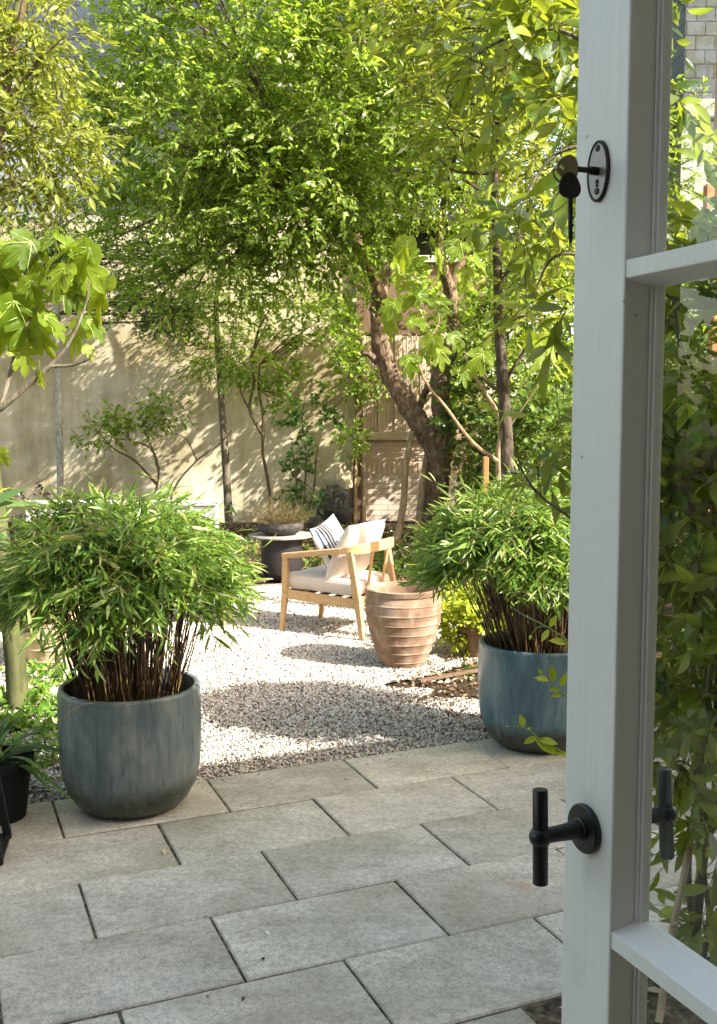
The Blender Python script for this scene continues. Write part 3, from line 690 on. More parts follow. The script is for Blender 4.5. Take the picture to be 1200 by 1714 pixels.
# the brick outbuilding
ob = thing('outbuilding', 'small brick outbuilding with ribbed boarding and a pale ledge', 'shed', (.8, 19.3, 0))
def zz(v, Y=18.7): return D(650, v, Y).z
Yb = 18.75; xa, xb = D(612, 800, Yb).x, 2.3
w = MB(); w.box(((xa + xb) / 2, Yb + .2, zz(775) / 2), (xb - xa, .4, zz(775))); w.build('brick_wall', M['brick'], ob, True)
w = MB(); zt0, zt1 = zz(775) + .002, zz(737)
for i in range(9): 
    z = zt0 + (zt1 - zt0) * (i + .5) / 9; w.box(((xa + xb) / 2, Yb + .19, z), (xb - xa, .4 + (.02 if i % 2 else -.01), (zt1 - zt0) / 9 - .001))
w.build('ribbed_band', M['timber_pink'], ob, True)
w = MB(); zt1 = zz(774); x = xa + .01
while x < xb: w.box((x + .045, Yb - .006, zt1 - .11), (.075, .014, .21)); x += .095
w.build('soldier_course', M['timber_pink'], ob, True, bevel=.006)
w = MB(); w.box(((xa + xb) / 2 - .05, Yb + .1, zz(730)), (xb - xa + .16, .42, .15)); w.build('ledge', M['timber_pink'], ob, True, bevel=.01)
w = MB(); x = xa - .06; z0, z1 = zz(722), zz(560); rnd = random.Random(3)
while x < xb:
    ww = rnd.uniform(.06, .10); w.box((x + ww / 2, Yb + .12 + rnd.uniform(-.02, .02), (z0 + z1) / 2), (ww - .008, .05, z1 - z0 + rnd.uniform(-.05, .05))); x += ww
w.build('reed_panel', M['timber_pink'], ob, True, bevel=.008)
w = MB(); w.box((xa - .07, Yb - .02, zz(740) / 2), (.09, .12, zz(740))); w.build('door_post', M['timber_pink'], ob, True, bevel=.008)
w = MB(); w.box(((xa + xb) / 2, Yb + .25, (zz(560) + zz(438)) / 2), (xb - xa + .1, .3, zz(438) - zz(560) - .01)); w.build('upper_wall', M['timber_dark'], ob, True)
w = MB(); w.box(((xa + xb) / 2, Yb + .2, zz(433)), (xb - xa + .5, .5, .12)); w.build('lintel', M['cream_trim'], ob, True, bevel=.01)
w = MB(); w.box(((xa + xb) / 2, Yb + .4, zz(400)), (xb - xa + .2, .3, .62)); w.build('dark_opening', M['void'], ob, True)
w = MB(); w.box(((xa + xb) / 2, Yb + .3, zz(365)), (xb - xa + .6, .9, .1)); w.build('roof', M['drum'], ob, True)
# short stump posts, stone block and leaning slab beside the wall's foot
for i, (u, v0, v1, wd, lb) in enumerate([(590, 862, 762, .13, 'short weathered timber stump at the foot of the dark post'), (606, 862, 770, .07, 'thin split timber stake right beside the weathered stump')]):
    a = G(u, v0); a.y = 18.3; a.x = D(u, v0, 18.3).x; b = MB(); z = D(u, v1, 18.3).z
    b.tube([(a.x, a.y, -.03), (a.x + .02, a.y, z * .5), (a.x + .01, a.y + .02, z)], [wd * .6, wd * .52, wd * .5], 10, 2, .25, i); tag(b.build('timber_stump', M['bark_warm'], smooth=True), lb, 'post')
bm_ = MB(); rnd = random.Random(8)
def rock(c, s, seed, name, m, lb, cat, flat=1):
    b = MB(); n = 14; V = []
    prof = [(math.sin(t), -math.cos(t)) for t in np.linspace(0.02, math.pi - .02, 9)]
    b.lathe(prof, (0, 0, 0), n); nv = []
    for v in b.v:
        q = Vector(v); k = 1 + .6 * mnoise.noise(q * 1.9 + Vector((seed, 0, 0))) + .25 * mnoise.noise(q * 5 + Vector((seed, 3, 0)))
        nv.append((c[0] + q.x * s[0] * k, c[1] + q.y * s[1] * k, c[2] + q.z * s[2] * k))
    b.v = nv; return tag(b.build(name, m, smooth=True), lb, cat)
p = D(560, 850, 17.9); rock((p.x, p.y, .30), (.30, .25, .36), 2, 'rock', M['bowl'], 'dark mossy rock standing at the foot of the wall', 'rock')
p = D(572, 775, 18.4); rock((p.x - .02, p.y, .82), (.30, .2, .3), 5, 'rock', M['render'], 'pale boulder heaped against the sunny end of the wall', 'rock')
p = D(520, 868, 17.6); rock((p.x, p.y, .06), (.3, .2, .14), 11, 'rock', M['bowl'], 'flat grey stone half sunk in the bed below the dark rock', 'rock')

# neighbouring buildings
nb_ = thing('neighbour_house', 'pale rendered building with hung slates above the garden wall', 'house', (-6, 24, 0))
w = MB(); w.box((-7, 24, 4.3), (16, 5, 8.6)); w.build('wall', M['pale_wall'], nb_, True)
w = MB(); w.box((-7, 23.95, 11.3), (16.1, 5.1, 5.4)); w.build('slate_front', M['slate'], nb_, True)
w = MB(); w.box((-7, 23.8, 8.61), (16.3, 5.3, .10)); w.build('eaves', M['cream_trim'], nb_, True)
nc = thing('neighbour_house', 'slate-hung building with cream trim seen through the upper door glass', 'house', (10, 22, 0))
def ze(v): return D(1150, v, 20).z
w = MB(); w.box((10.5, 22.5, ze(205) / 2), (8.6, 5, ze(205))); w.build('wall', M['far_plaster'], nc, True)
w = MB(); w.box((10.5, 22.45, ze(168) + 2.2), (8.6, 5, 4.4)); w.build('slate_front', M['slate_small'], nc, True)
w = MB(); w.box((10.5, 22.4, (ze(168) + ze(203)) / 2), (8.7, 5.1, ze(172) - ze(203))); w.build('cornice', M['far_trim'], nc, True, bevel=.03)
pp = MB(); a = G(1192, 1100); a = D(1195, 700, 7.5); pp.bar((a.x, 7.5, -.02), (a.x, 7.5, 5.2), (.10, .10)); pp.bar((a.x - .1, 7.46, 3.35), (a.x - .1, 7.46, 3.6), (.08, .06))
tag(pp.build('timber_post', M['timber_orange'], bevel=.006), 'orange-brown timber post at the right edge seen through the door glass', 'post')

# ================================================================== POTS AND BAMBOO
def big_pot(name, label, c, group):
    r = thing(name, label, 'planter', c, 0, group)
    b = MB(); prof = [(.001, .0), (.215, .0), (.245, .012), (.285, .05), (.318, .11), (.340, .19), (.350, .30), (.352, .42), (.350, .54), (.349, .600), (.347, .612), (.341, .618), (.330, .620), (.321, .616), (.317, .606), (.316, .5), (.30, .45)]
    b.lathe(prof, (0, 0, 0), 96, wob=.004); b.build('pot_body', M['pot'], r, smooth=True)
    s = MB(); s.lathe([(.312, .50), (.2, .53), (.05, .54)], (0, 0, 0), 40); s.build('soil', M['soil'], r)
    return r
BP = (Vector((-1.152, 4.985, 0)), Vector((1.065, 5.94, 0)))
big_pot('glazed_planter', 'large blue-grey glazed planter in front of the left gravel edge', BP[0], 'large blue-grey glazed planters')
big_pot('glazed_planter', 'large blue-grey glazed planter beside the open door', BP[1], 'large blue-grey glazed planters').rotation_euler = (0, 0, 1.9)
pb = M['pot'].copy(); [setattr(e, 'color', (e.color[0] * .75, e.color[1] * 1.0, e.color[2] * 1.2, 1)) for n_ in pb.node_tree.nodes if n_.type == 'VALTORGB' for e in n_.color_ramp.elements if abs(n_.color_ramp.elements[0].position - .28) < .001]
for o_ in bpy.data.objects:
    if o_.name.startswith('pot_body') and o_.parent and o_.parent.name == 'glazed_planter.001': o_.data.materials[0] = pb
def bamboo(label, c, seed, rx, ztop, lean, nculm=120, nleaf=620, zlow=.93, stretch=(1, 1)):
    r = thing('bamboo_plant', label, 'bamboo', c + Vector((0, 0, .53)), 0, 'bamboo plants in the glazed planters')
    rg = np.random.default_rng(seed); a = rg.uniform(0, 2 * math.pi, nculm); q = np.sqrt(rg.random(nculm))
    bx, by = np.cos(a) * q * .27, np.sin(a) * q * .27
    topz = ztop - .28 * q ** 2 * rg.random(nculm) - rg.uniform(0, .25, nculm)
    ex, ey = np.cos(a) * q * rx * .84 * stretch[0] + rg.normal(0, .05, nculm) + lean[0], np.sin(a) * q * rx * .84 * stretch[1] + rg.normal(0, .05, nculm) + lean[1]
    t = np.linspace(0, 1, 7); P = np.zeros((nculm, 7, 3))
    for k, tt in enumerate(t):
        w_ = tt ** 1.08
        P[:, k, 0] = c.x + bx + (ex - bx) * w_ + rg.normal(0, .006, nculm); P[:, k, 1] = c.y + by + (ey - by) * w_ + rg.normal(0, .006, nculm); P[:, k, 2] = .52 + (topz - .52) * tt
    V, F = twigmesh(P, .0050, .0022); npmesh('culms', V, [F], M['culm'], r)
    # leafy side twigs from the upper culm
    ci = rg.integers(0, nculm, nleaf); tt = rg.uniform(0, 1, nleaf) ** .7 * .62 + .42
    kf = np.clip(tt * 6, 0, 5.99); k0 = kf.astype(int); fr = (kf - k0)[:, None]
    org = P[ci, k0] * (1 - fr) + P[ci, k0 + 1] * fr
    rad = org - np.array([c.x + lean[0] * .6, c.y + lean[1] * .6, .9]); dr = rad * np.array([1.5, 1.5, .35]) + rg.normal(0, .32, (nleaf, 3)); dr[:, 2] += .12
    edge = np.clip(np.linalg.norm(rad[:, :2], axis=1) / rx, 0, 1)
    L = rg.uniform(.14, .30, nleaf) * (1 + .25 * edge)
    org = org[org[:, 2] > zlow + .02]; k_ = len(org); dr = dr[:k_]; V1, F1, TP = sprays(org, dr, L[:k_], 9, .083, T_B, .28, .28, .5, .22, rg)
    # a domed skin of tufts at the top and the hanging fringe
    n2 = int(nleaf * 1.5); th_ = rg.uniform(0, 2 * math.pi, n2); qq = np.sqrt(rg.random(n2)) 
    o2 = np.stack([c.x + lean[0] + np.cos(th_) * qq * rx * stretch[0] * .88, c.y + lean[1] + np.sin(th_) * qq * rx * .88 * stretch[1],
                   ztop - .06 - (ztop - zlow - .1) * qq ** 3 * .85 - rg.random(n2) ** 1.3 * .20 + .05 * np.sin(th_ * 5 + qq * 7) + .04 * np.sin(th_ * 3 + 9 * qq)], 1)
    d2 = np.stack([np.cos(th_) * (.25 + qq), np.sin(th_) * (.25 + qq), .6 - .75 * qq], 1) + rg.normal(0, .3, (n2, 3))
    V2, F2, TP2 = sprays(o2, d2, rg.uniform(.10, .22, n2), 10, .083, T_B, .38, .28, .5, .3, rg)
    npmesh('leaves', np.concatenate([V1, V2]), [np.concatenate([F1, F2 + len(V1)])], M['bamboo'], r)
    tV, tF = twigmesh(np.concatenate([TP, TP2]), .0016, .0008); npmesh('twigs', tV, [tF], M['culm'], r)
    return r
bamboo('dense mop-headed bamboo overflowing the left glazed planter', BP[0], 3, .57, 1.525, (-.04, .05), 270, 1000, 1.08)
bamboo('mop-headed bamboo in the planter half hidden by the open door', BP[1], 9, .55, 1.53, (-.07, .0), 270, 950, 1.10, (1.12, 1))
# a dry stem hanging over the rim
b = MB(); b.tube([BP[0] + Vector((-.05, -.3, .60)), BP[0] + Vector((-.14, -.36, .615)), BP[0] + Vector((-.27, -.40, .53))], .0018, 5, 4); tag(b.build('dry_stem', M['cane'], smooth=True), 'dry straw stem hanging over the rim of the left planter', 'stem')

# ribbed terracotta pots
def ribbed_pot(label, c, s, m, rings=7):
    r = thing('terracotta_pot', label, 'plant pot', c, 0, 'ribbed terracotta pots')
    zs_ = np.linspace(0, .60, 121); bz = [0, .06, .2, .36, .46, .52, .56, .60]; br = [.175, .20, .252, .292, .300, .292, .283, .292]
    prof = [(.001, 0)]
    for z in zs_:
        rr = np.interp(z, bz, br); ph = (z / .535 * rings) % 1
        if z < .54: rr += .0025 * math.sin(math.pi * ph) + (.0060 * math.exp(-((ph - .5) / .06) ** 2))
        if z > .565: rr += .008
        prof.append((rr, z))
    prof += [(.300, .606), (.290, .611), (.276, .610), (.268, .60), (.266, .56), (.272, .48), (.26, .35), (.2, .1), (.01, .08)]
    b = MB(); b.lathe([(p[0] * s, p[1] * s) for p in prof], (0, 0, 0), 80, wob=.004); b.build('pot_body', m, r, smooth=True)
    return r
ribbed_pot('empty ribbed terracotta pot on the gravel beside the armchair', Vector((.350, 7.90, 0)), 1.0, M['terra']).rotation_euler = (0, 0, .7)
ribbed_pot('pale sunlit ribbed pot behind the left bamboo', Vector((-2.42, 7.95, 0)), 1.12, M['terra_pale'], 6)

# ================================================================== ARMCHAIR
def grid_pillow(nx, ny, sx, sy, th, p=2.6, pinch=.05, M3=None, c=(0, 0, 0), ex=.5):
    V = []; F = []; b = MB()
    for s_ in (1, -1):
        for i in range(nx + 1):
            for j in range(ny + 1):
                x = 2 * i / nx - 1; y = 2 * j / ny - 1
                t = (max(0, 1 - abs(x) ** p) ** ex) * (max(0, 1 - abs(y) ** p) ** ex)
                X = x * (1 - pinch * (1 - y * y)) * sx / 2; Y = y * (1 - pinch * (1 - x * x)) * sy / 2
                wr = .012 * mnoise.noise(Vector((x * 2.3, y * 2.3, s_ * 2.0))) * t
                V.append(Vector((X, Y, s_ * (t * th / 2 + .004) + wr)))
    k = (nx + 1) * (ny + 1)
    for i in range(nx):
        for j in range(ny):
            a = i * (ny + 1) + j; q = (a, a + ny + 1, a + ny + 2, a + 1); F.append(q); F.append(tuple(k + x for x in q[::-1]))
    edge = [i * (ny + 1) for i in range(nx + 1)] + [nx * (ny + 1) + j for j in range(1, ny + 1)] + [i * (ny + 1) + ny for i in range(nx - 1, -1, -1)] + [j for j in range(ny - 1, 0, -1)]
    for a, q in zip(edge, edge[1:] + edge[:1]): F.append((q, a, a + k, q + k))
    if M3 is not None: V = [M3 @ v for v in V]
    b.add([v + Vector(c) for v in V], F); return b
def armchair(label, loc, rz):
    t = thing('armchair', label, 'armchair', loc, rz, 'oak lounge armchairs')
    o = M['oak']; D_, Wd = .425, .36
    for s in (-1, 1):
        y = s * (Wd - .02)
        b = MB(); b.bar((-D_ - .0, y, 0), (-D_ + .045, y, .36), (.042, .036), (.045, .062)); b.bar((-D_ + .045, y, .36), (-D_ + .052, y, .700), (.045, .062), (.045, .055)); b.build('leg', o, t, bevel=.006)
        b = MB(); b.bar((D_, y, 0), (D_ - .055, y, .36), (.042, .040), (.045, .068)); b.bar((D_ - .055, y, .36), (D_ - .125, y, .775), (.045, .068), (.045, .055)); b.build('leg', o, t, bevel=.006)
        b = MB(); b.bar((-D_ + .022, y, .690), (D_ - .20, y, .775), (.056, .052), (.056, .055)); b.build('armrest', o, t, bevel=.010)
        b = MB(); b.bar((-D_ + .06, y, .345), (D_ - .08, y, .315), (.030, .085), (.030, .085)); b.build('seat_rail', o, t, bevel=.004)
    # curved back rail, joins both arms
    P = [(D_ - .20, -(Wd - .02), .775), (D_ - .11, -(Wd - .03), .785), (D_ - .02, -.25, .80), (D_ + .015, 0, .805), (D_ - .02, .25, .80), (D_ - .11, Wd - .03, .785), (D_ - .20, Wd - .02, .775)]
    Q = catmull(P, 6); b = MB(); V = []
    for i, p in enumerate(Q):
        dd = (Q[min(i + 1, len(Q) - 1)] - Q[max(i - 1, 0)]).normalized(); sd = Vector((0, 0, 1)).cross(dd).normalized(); k = min(1, min(i, len(Q) - 1 - i) / 9)
        hh = .028 + .018 * k; ww = .027 - .010 * k
        for a_, b_ in ((-1, -1), (1, -1), (1, 1), (-1, 1)): V.append(p + sd * (a_ * ww) + Vector((0, 0, b_ * hh)))
    n = len(Q); F = [(3, 2, 1, 0), tuple(4 * (n - 1) + i for i in range(4))]
    for i in range(n - 1):
        for k in range(4): F.append((4 * i + k, 4 * i + (k + 1) % 4, 4 * i + 4 + (k + 1) % 4, 4 * i + 4 + k))
    b.add(V, F); b.build('back_rail', o, t, bevel=.006)
    b = MB(); b.bar((-D_ + .065, -Wd + .03, .345), (-D_ + .065, Wd - .03, .345), (.03, .08), side=(1, 0, 0)); b.build('front_rail', o, t, bevel=.004)
    b = MB(); b.bar((D_ - .075, -Wd + .03, .315), (D_ - .075, Wd - .03, .315), (.03, .08), side=(1, 0, 0)); b.build('rear_rail', o, t, bevel=.004)
    for y in (-.13, .13):
        b = MB(); b.bar((D_ - .075, y, .34), (D_ - .005, y * 1.1, .775), (.030, .022), (.028, .020), side=(0, 1, 0)); b.build('spindle', o, t, bevel=.005)
    for i in range(5):
        x = -D_ + .14 + i * .14; b = MB(); b.bar((x, -Wd + .035, .372 - i * .005), (x, Wd - .035, .372 - i * .005), (.07, .012), side=(1, 0, 0)); b.build('slat', M['piping'], t, bevel=.002)
    # seat cushion
    M3 = Matrix.Rotation(R(2.2), 3, 'Y')
    grid_pillow(40, 40, .76, .655, .125, 24, .0, M3, (-.03, 0, .448), .3).build('seat_cushion', M['cushion'], t, smooth=True)
    # back cushion leaning on the rail
    M3 = Matrix(((0, -.26, .966), (1, 0, 0), (0, .966, .26))); M3 = Matrix(((0, .45, -.893), (1, 0, 0), (0, .893, .45)))
    grid_pillow(24, 24, .66, .56, .20, 3.2, .05, M3, (.165, .0, .745)).build('back_cushion', M['cushion'], t, smooth=True)
    return t
A_, B_, C_ = Vector((-.73, 9.13, 0)), Vector((.01, 8.71, 0)), Vector((-.35, 9.74, 0))
cc = (B_ + C_) / 2; rz = math.atan2(B_.y - A_.y, B_.x - A_.x)
ch = armchair('pale oak armchair with cream cushions facing left on the gravel', cc, rz)
Mr = Matrix.Rotation(rz, 3, 'Z')
sp = thing('striped_pillow', 'navy and white striped pillow leaning in the armchair', 'pillow', cc + Mr @ Vector((-.05, .0, .50)), rz)
M3 = Matrix.Rotation(R(14), 3, 'Z') @ Matrix(((0, .42, -.907), (1, 0, 0), (0, .907, .42))) @ Matrix.Rotation(R(9), 3, 'Z')
grid_pillow(24, 24, .60, .58, .15, 2.6, .06).build('pillow', M['stripe'], sp, smooth=True)
sp.children[0].rotation_euler = M3.to_euler(); sp.children[0].location = (0, 0, .23)
# the second one, mostly behind the left bamboo
def copy_tree(o, parent=None):
    c = o.copy(); COL.objects.link(c)
    if parent: c.parent = parent
    for k in o.children: copy_tree(k, c)
    return c
c2 = copy_tree(ch); rz2 = R(180 + 18); off = Matrix.Rotation(rz2, 3, 'Z') @ Vector((-.425, .34, 0))
c2.location = G(376, 1045) - off; c2.rotation_euler = (0, 0, rz2); c2['label'] = 'second oak armchair mostly hidden behind the left bamboo'

# ================================================================== SIDE TABLE WITH BOWL
tb = thing('side_table', 'round side table with pale top on a dark drum base', 'table', (-.93, 12.1, 0))
b = MB(); b.lathe([(.001, 0), (.16, 0), (.20, .02), (.235, .09), (.25, .2), (.252, .495), (.24, .505), (.01, .506)], n=56); b.build('drum_base', M['drum'], tb, smooth=True)
b = MB(); b.lathe([(.001, .507), (.36, .507), (.388, .515), (.392, .528), (.385, .540), (.01, .542)], n=64); b.build('tabletop', M['concrete'], tb, smooth=True)
bw = thing('bowl_planter', 'shallow dark stone bowl planter on the side table', 'planter', (-.935, 12.06, .543))
b = MB(); b.lathe([(.001, 0), (.15, 0), (.22, .03), (.268, .075), (.275, .11), (.262, .145), (.248, .15), (.235, .14), (.235, .11), (.01, .10)], n=48, wob=.01); b.build('bowl', M['bowl'], bw, smooth=True)
hp = thing('heather_plant', 'wispy heather-like plant with reddish tips in the stone bowl', 'plant', (-.935, 12.06, .65))
n = 260; a = RNG.uniform(0, 2 * math.pi, n); q = np.sqrt(RNG.random(n)) * .2
org = np.stack([-.935 + np.cos(a) * q, 12.06 + np.sin(a) * q, np.full(n, .65)], 1); dr = np.stack([np.cos(a) * q * 4.5, np.sin(a) * q * 4.5, np.ones(n)], 1) + RNG.normal(0, .25, (n, 3))
V, F, TP = sprays(org, dr, RNG.uniform(.15, .42, n) * (1.25 - q * 2.4), 12, .030, T_N, .15); npmesh('leaves', V, [F], M['heather'], hp); tV, tF = twigmesh(TP, .003, .0015); npmesh('stems', tV, [tF], M['twig'], hp)

# ================================================================== LANTERN, STRAPPY PLANT, LEFT BED
ln = thing('lantern', 'black tapered metal lantern at the bottom left edge', 'lantern', G(-45, 1425))
c = G(-52, 1428); rot = Matrix.Rotation(R(12), 3, 'Z')
def lp(x, y, z): return c + rot @ Vector((x, y, z))
b = MB(); s0, s1, hh = .145, .095, .42
for sx in (-1, 1):
    for sy in (-1, 1): b.bar(lp(sx * s0, sy * s0, 0), lp(sx * s1, sy * s1, hh), (.034, .034), side=rot @ Vector((1, 0, 0)))
for z, s in ((.012, s0), (hh, s1)):
    for a0, a1 in (((-1, -1), (1, -1)), ((1, -1), (1, 1)), ((1, 1), (-1, 1)), ((-1, 1), (-1, -1))): b.bar(lp(a0[0] * s, a0[1] * s, z), lp(a1[0] * s, a1[1] * s, z), (.022, .022), side=(0, 0, 1))
b.build('frame', M['black_matt'], ln, True, bevel=.003)
b = MB(); b.box(lp(0, 0, hh + .018), (.24, .24, .02), rot); b.lathe([(.07, 0), (.06, .05), (.005, .08)], lp(0, 0, hh + .03), 4); b.build('lid', M['black_matt'], ln, True, bevel=.003)
b = MB(); b.box(lp(0, 0, .02), (.26, .26, .008), rot); b.build('base_plate', M['black_matt'], ln, True)
sc_ = G(-4, 1365); pt = thing('plant_pot', 'black plastic plant pot at the left edge behind the lantern', 'plant pot', sc_)
b = MB(); b.lathe([(.001, 0), (.13, 0), (.165, .26), (.178, .262), (.178, .30), (.165, .30), (.155, .25), (.01, .25)], n=40); b.build('pot_body', M['black_matt'], pt, smooth=True)
def strappy(label, c, n, L, w, mt, seed, up=1.0, K=7, name='strappy_plant'):
    r = thing(name, label, 'plant', c); rg = np.random.default_rng(seed); V = []; F = []
    for i in range(n):
        a = rg.uniform(0, 2 * math.pi); el = rg.uniform(.25, 1.25) * up; l = L * rg.uniform(.6, 1.1); base = Vector(c) + Vector((math.cos(a), math.sin(a), 0)) * rg.uniform(0, .05)
        o = len(V); sd = Vector((-math.sin(a), math.cos(a), 0)); dd = Vector((math.cos(a) * math.cos(el), math.sin(a) * math.cos(el), math.sin(el)))
        for k in range(K + 1):
            t = k / K; p = base + dd * (l * t) + Vector((0, 0, -1)) * (l * .55 * t * t * rg.uniform(.95, 1.05)); ww = w * math.sin(math.pi * min(1, .18 + t * .82)) ** .7 * rg.uniform(.97, 1.0)
            V += [p - sd * ww / 2 + Vector((0, 0, .15 * ww)), p, p + sd * ww / 2 + Vector((0, 0, .15 * ww))]
        for k in range(K):
            q = o + 3 * k; F += [(q, q + 1, q + 4, q + 3), (q + 1, q + 2, q + 5, q + 4)]
    npmesh('leaves', np.array([tuple(v) for v in V]), [np.array(F)], mt, r); return r
strappy('strappy green plant arching out of the black pot', sc_ + Vector((-.02, 0, .27)), 46, .50, .030, M['strap'], 4)
strappy('lime narrow-leaved tuft at the left edge above the bamboo', D(-22, 838, 5.6), 34, .26, .018, M['lime'], 6, 1.2)
pl_ = thing('broad_leaved_plant', 'two broad dark green leaves reaching in at the left edge above the bamboo', 'plant', G(-70, 1180))
V = []; F = []
for (u0, v0, u1, v1, w_) in ((-62, 862, 41, 811, .075), (-62, 842, 74, 838, .05), (-70, 850, 20, 905, .05)):
    p0, p1 = D(u0, v0, 5.3), D(u1, v1, 5.15); v_, f_ = place(tmpl_leaf(w_ / (p1 - p0).length, .01, .06), np.array([p0]), np.array([p1 - p0]), np.array([[.1, -.75, .65]]), np.array([(p1 - p0).length])); F.append(f_ + sum(len(q) for q in V)); V.append(v_)
npmesh('leaves', np.concatenate(V), [np.concatenate(F)], M['strap'], pl_, smooth=True)
b = MB(); g0 = G(-70, 1180); b.tube([g0, D(-72, 1000, 5.35), D(-64, 852, 5.3)], [.014, .011, .007], 8, 4); b.build('stem', M['bark_green'], pl_, True, smooth=True)
# post-like trunk of the top left tree
tl = thing('leafy_tree', 'smooth green-barked tree at the left edge with yellow-green leaves above', 'tree', G(22, 1182))
b = MB(); g0 = G(30, 1182); b.tube([g0 - Vector((0, 0, .05)), D(22, 1080, 6.75), D(8, 960, 6.8), D(-25, 700, 7.0), D(-30, 450, 7.3), D(-20, 250, 7.5), D(20, 60, 7.6), D(60, -80, 7.7)], [.075, .068, .064, .06, .055, .045, .04, .03], 16, 5, .05)
b.build('trunk', M['bark_green'], tl, True, smooth=True)
b = MB(); b.tube([D(-28, 420, 7.3), D(10, 160, 7.45), D(42, 0, 7.5), D(60, -90, 7.5)], [.04, .03, .022, .016], 8, 5, .1); b.tube([D(-20, 250, 7.5), D(60, 210, 7.6), D(130, 230, 7.7)], [.02, .012, .006], 6, 4); b.tube([D(-20, 250, 7.5), D(50, 120, 7.3), D(110, 60, 7.2)], [.022, .014, .006], 6, 4); b.tube([D(-30, 330, 7.4), D(40, 300, 7.4), D(90, 310, 7.5)], [.02, .012, .006], 6, 4)
b.build('branches', M['twig'], tl, True, smooth=True)
c_ = D(20, 150, 7.7)
foliage(tl, 'foliage', [((c_.x - .15, 7.8, c_.z), (.72, .6, .78), 60, 7, .17), (tuple(D(70, 40, 7.7)), (.45, .5, .45), 30, 7, .15), (tuple(D(-20, 330, 7.6)), (.45, .4, .25), 16, 6, .12), (tuple(D(85, 240, 7.6)), (.3, .35, .3), 18, 6, .12)], M['lefttree'], .068, 8, .26, T_L, tw=.004, droop=.35, keep=lambda p: ~((to_px(p)[0] > 112) & (to_px(p)[1] < 120)))

# fig branch, sunlit, left
fg = thing('fig_tree', 'fig branch with big lobed leaves reaching in from the left edge', 'fig tree', G(-150, 1150))
b = MB(); Yf = 5.35; g0 = G(-150, 1150)
b.tube([(g0.x, 5.5, -.05), D(-120, 900, 5.45), D(-60, 720, 5.4), D(0, 682, Yf), D(50, 640, Yf), D(105, 588, Yf), D(140, 520, Yf), D(150, 470, Yf)], [.035, .03, .026, .02, .016, .011, .008, .005], 10, 5, .15)
b.tube([D(85, 612, Yf), D(120, 610, Yf), D(148, 600, Yf - .02), D(158, 585, Yf - .02)], [.010, .008, .006, .004], 8, 4); b.tube([D(0, 682, Yf), D(25, 590, Yf + .05), D(35, 480, Yf + .05), D(60, 420, Yf)], [.014, .011, .008, .004], 8, 4); b.tube([D(35, 560, Yf), D(80, 480, Yf), D(105, 420, Yf)], [.009, .006, .004], 8, 4); b.tube([D(-60, 720, 5.4), D(-10, 560, 5.4), D(-5, 440, 5.35)], [.016, .010, .005], 8, 4)
b.build('branch', M['bark_thin'], fg, True, smooth=True)
FL = [(112, 405, 52, -30), (135, 440, 70, 200), (150, 455, 66, 160), (95, 430, 66, 240), (140, 480, 72, 190), (168, 500, 74, 175), (120, 500, 56, 160), (35, 420, 62, 215), (10, 440, 66, 190), (55, 440, 50, 160), (45, 470, 56, 200), (15, 480, 60, 170), (60, 490, 52, 150), (20, 530, 66, 190), (45, 545, 76, 185), (92, 545, 54, 140), (75, 570, 58, 160), (130, 565, 66, 195), (160, 550, 46, 130), (5, 560, 66, 200), (40, 600, 50, 200), (-10, 500, 70, 180), (70, 410, 60, 235), (150, 590, 24, 120), (68, 635, 26, 170), (5, 765, 30, 170), (100, 470, 60, 215)]
pos = []; dd_ = []; nn_ = []; sc = []; st_ = MB()
for u, v, s_, ang in FL:
    p = D(u, v, Yf + random.uniform(-.12, .12)); a = R(180 + (ang - 180) * .75 + random.uniform(-25, 25)) if ang > 60 else R(ang); d = Vector((math.sin(a), random.uniform(-.7, .3), math.cos(a))); n_ = Vector((random.uniform(-.5, .5), -1 + random.uniform(-.2, .5), random.uniform(.1, .9)))
    L = s_ / 1697 * Yf * 1.12; p0 = p - d.normalized() * L * .5; pos.append(p0); dd_.append(d); nn_.append(n_ + Vector((random.uniform(-.9, .9), 0, random.uniform(-.2, .9)))); sc.append(L)
    st_.tube([p0, p0 - d.normalized() * .05 + Vector((0, 0, .01)), p0 - d.normalized() * .08 + Vector((0, .03, -.03))], .0022, 5)
V, F = place(T_F, np.array(pos), np.array(dd_), -np.array(nn_) * -1, np.array(sc)); sv = np.array(st_.v); sf = np.array([f for f in st_.f if len(f) == 4]) + len(V); V2, F2 = place(T_V, np.array(pos), np.array(dd_), -np.array(nn_) * -1, np.array(sc)); npmesh('leaves', np.concatenate([V, sv, V2]), [F, sf, F2 + len(V) + len(sv)], M['fig'], fg, m2=M['vein'], n2=len(F2))

# bronze shrub near the left edge
pu = thing('purple_shrub', 'small purple-leaved shrub by the left edge in front of the wall', 'shrub', D(40, 900, 7.2))
p = D(40, 835, 7.2); foliage(pu, 'leaves', [((p.x, p.y, p.z - .02), (.16, .12, .14), 9, 3, .06)], M['purple'], .04, 6, .12, T_R, tw=.002)

